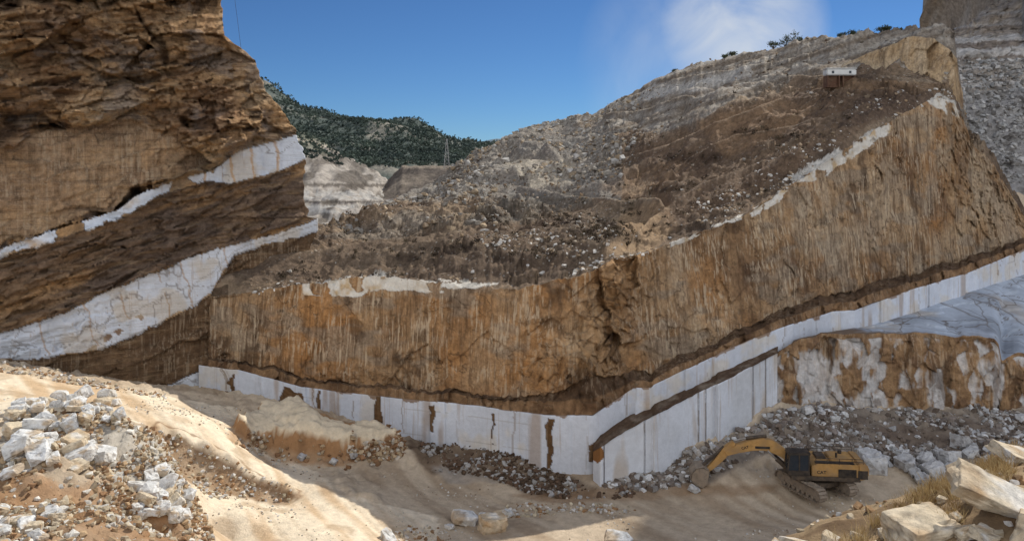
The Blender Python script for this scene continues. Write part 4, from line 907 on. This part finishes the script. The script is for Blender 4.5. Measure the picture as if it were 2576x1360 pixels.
# ================= PYLON + CABLE =================
py_=add('power_pylon',None,None,'thin steel lattice pylon standing in the valley','pylon'); py_.location=P(1124,425,255)
bm=bmesh.new(); Hh=9.6; wb=.9
for sx2 in (-1,1):
    for sy2 in (-1,1): tube(bm,(sx2*wb,sy2*wb,0),(sx2*.12,sy2*.12,Hh),.05,5)
for k in range(8):
    z0=k/8*Hh;z1=(k+1)/8*Hh;w0=wb+(.12-wb)*k/8;w1=wb+(.12-wb)*(k+1)/8
    for sy2 in (-1,1): tube(bm,(-w0,sy2*w0,z0),(w1,sy2*w1,z1),.03,4); tube(bm,(w0,sy2*w0,z0),(-w1,sy2*w1,z1),.03,4)
bmobj('mast',bm,M_stl,py_,0)
for z in (7.,8.2,9.4):
    bm=bmesh.new(); tube(bm,(-1.4,0,z),(1.4,0,z),.045,5); bmobj('cross_arm',bm,M_stl,py_,0)
bm=bmesh.new(); pts=[Vector(P(566+40*t,-160+280*t-14*math.sin(math.pi*t),95).tolist()) for t in np.linspace(0,1,10)]
for a_,b_ in zip(pts[:-1],pts[1:]): tube(bm,a_,b_,.018,5)
me=bpy.data.meshes.new('power_cable'); bm.to_mesh(me); bm.free(); me.materials.append(M_blk); add('power_cable',me,None,'thin black cable hanging beside the cliff','cable')

# ================= LIGHT / SKY / CAMERA =================
az=math.radians(40); el=math.radians(39)
sd=Vector((math.sin(az)*math.cos(el),math.cos(az)*math.cos(el),math.sin(el)))
sun=bpy.data.lights.new('sun','SUN'); sun.energy=5.; sun.angle=math.radians(.5); sun.color=(1,.96,.88)
so=bpy.data.objects.new('sun',sun); coll.objects.link(so); so.rotation_euler=sd.to_track_quat('Z','Y').to_euler()
wd=bpy.data.worlds.new('World'); sc.world=wd; wd.use_nodes=True
nt=NT(wd); bgn=nt.n['Background']
sky=nt.new('ShaderNodeTexSky',sky_type='NISHITA'); sky.sun_disc=False; sky.sun_elevation=el; sky.sun_rotation=az
sky.altitude=2500; sky.air_density=1.; sky.dust_density=.1; sky.ozone_density=4.
tc=nt.new('ShaderNodeTexCoord').outputs['Generated']
tint=nt.mix(1.,sky.outputs[0],(.40,.58,.76),'MULTIPLY')
def dot(v):
    n=nt.new('ShaderNodeVectorMath',operation='DOT_PRODUCT'); nt.set(n.inputs[0],tc); n.inputs[1].default_value=Vector(v).normalized(); return n.outputs['Value']
ns=nt.noise(nt.mapv(tc,(9,9,7),rot=(0,.6,0)),1.,9,.55,.6)
m1=nt.mr(dot((.285,1,.175)),.9945,.9996,0.,1.1); m2=nt.mr(dot((.24,1,.13)),.988,.999,0.,.3)
mm=nt.math('MAXIMUM',m1,m2)
cl=nt.math('MULTIPLY',nt.math('MULTIPLY',nt.mr(ns,.25,.62,.0,1.),mm),1.,True)
c1=nt.mix(nt.math('MULTIPLY',cl,.88),tint,(6.4,6.9,7.6))
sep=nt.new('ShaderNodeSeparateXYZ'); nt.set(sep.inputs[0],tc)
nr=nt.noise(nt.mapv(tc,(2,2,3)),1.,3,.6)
rear_fill=nt.math('MULTIPLY',nt.mr(sep.outputs[1],.0,-.45,0.,1.),nt.mr(nr,.35,.5,.6,1.),True)  # bright cloud cover added behind the camera to fill the shaded walls
c2=nt.mix(rear_fill,c1,(12.6,13.2,14.4))
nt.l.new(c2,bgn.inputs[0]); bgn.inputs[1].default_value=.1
cam=bpy.data.cameras.new('camera'); co=bpy.data.objects.new('camera',cam); coll.objects.link(co)
co.location=(0,0,CZ); co.rotation_euler=(math.pi/2,0,0); cam.sensor_width=36; cam.lens=36*F/2576; cam.shift_y=-(680-HY)/2576; cam.clip_end=5000; cam.clip_start=.1
sc.camera=co
sc.view_settings.view_transform='Standard'; sc.view_settings.look='None'; sc.view_settings.exposure=0
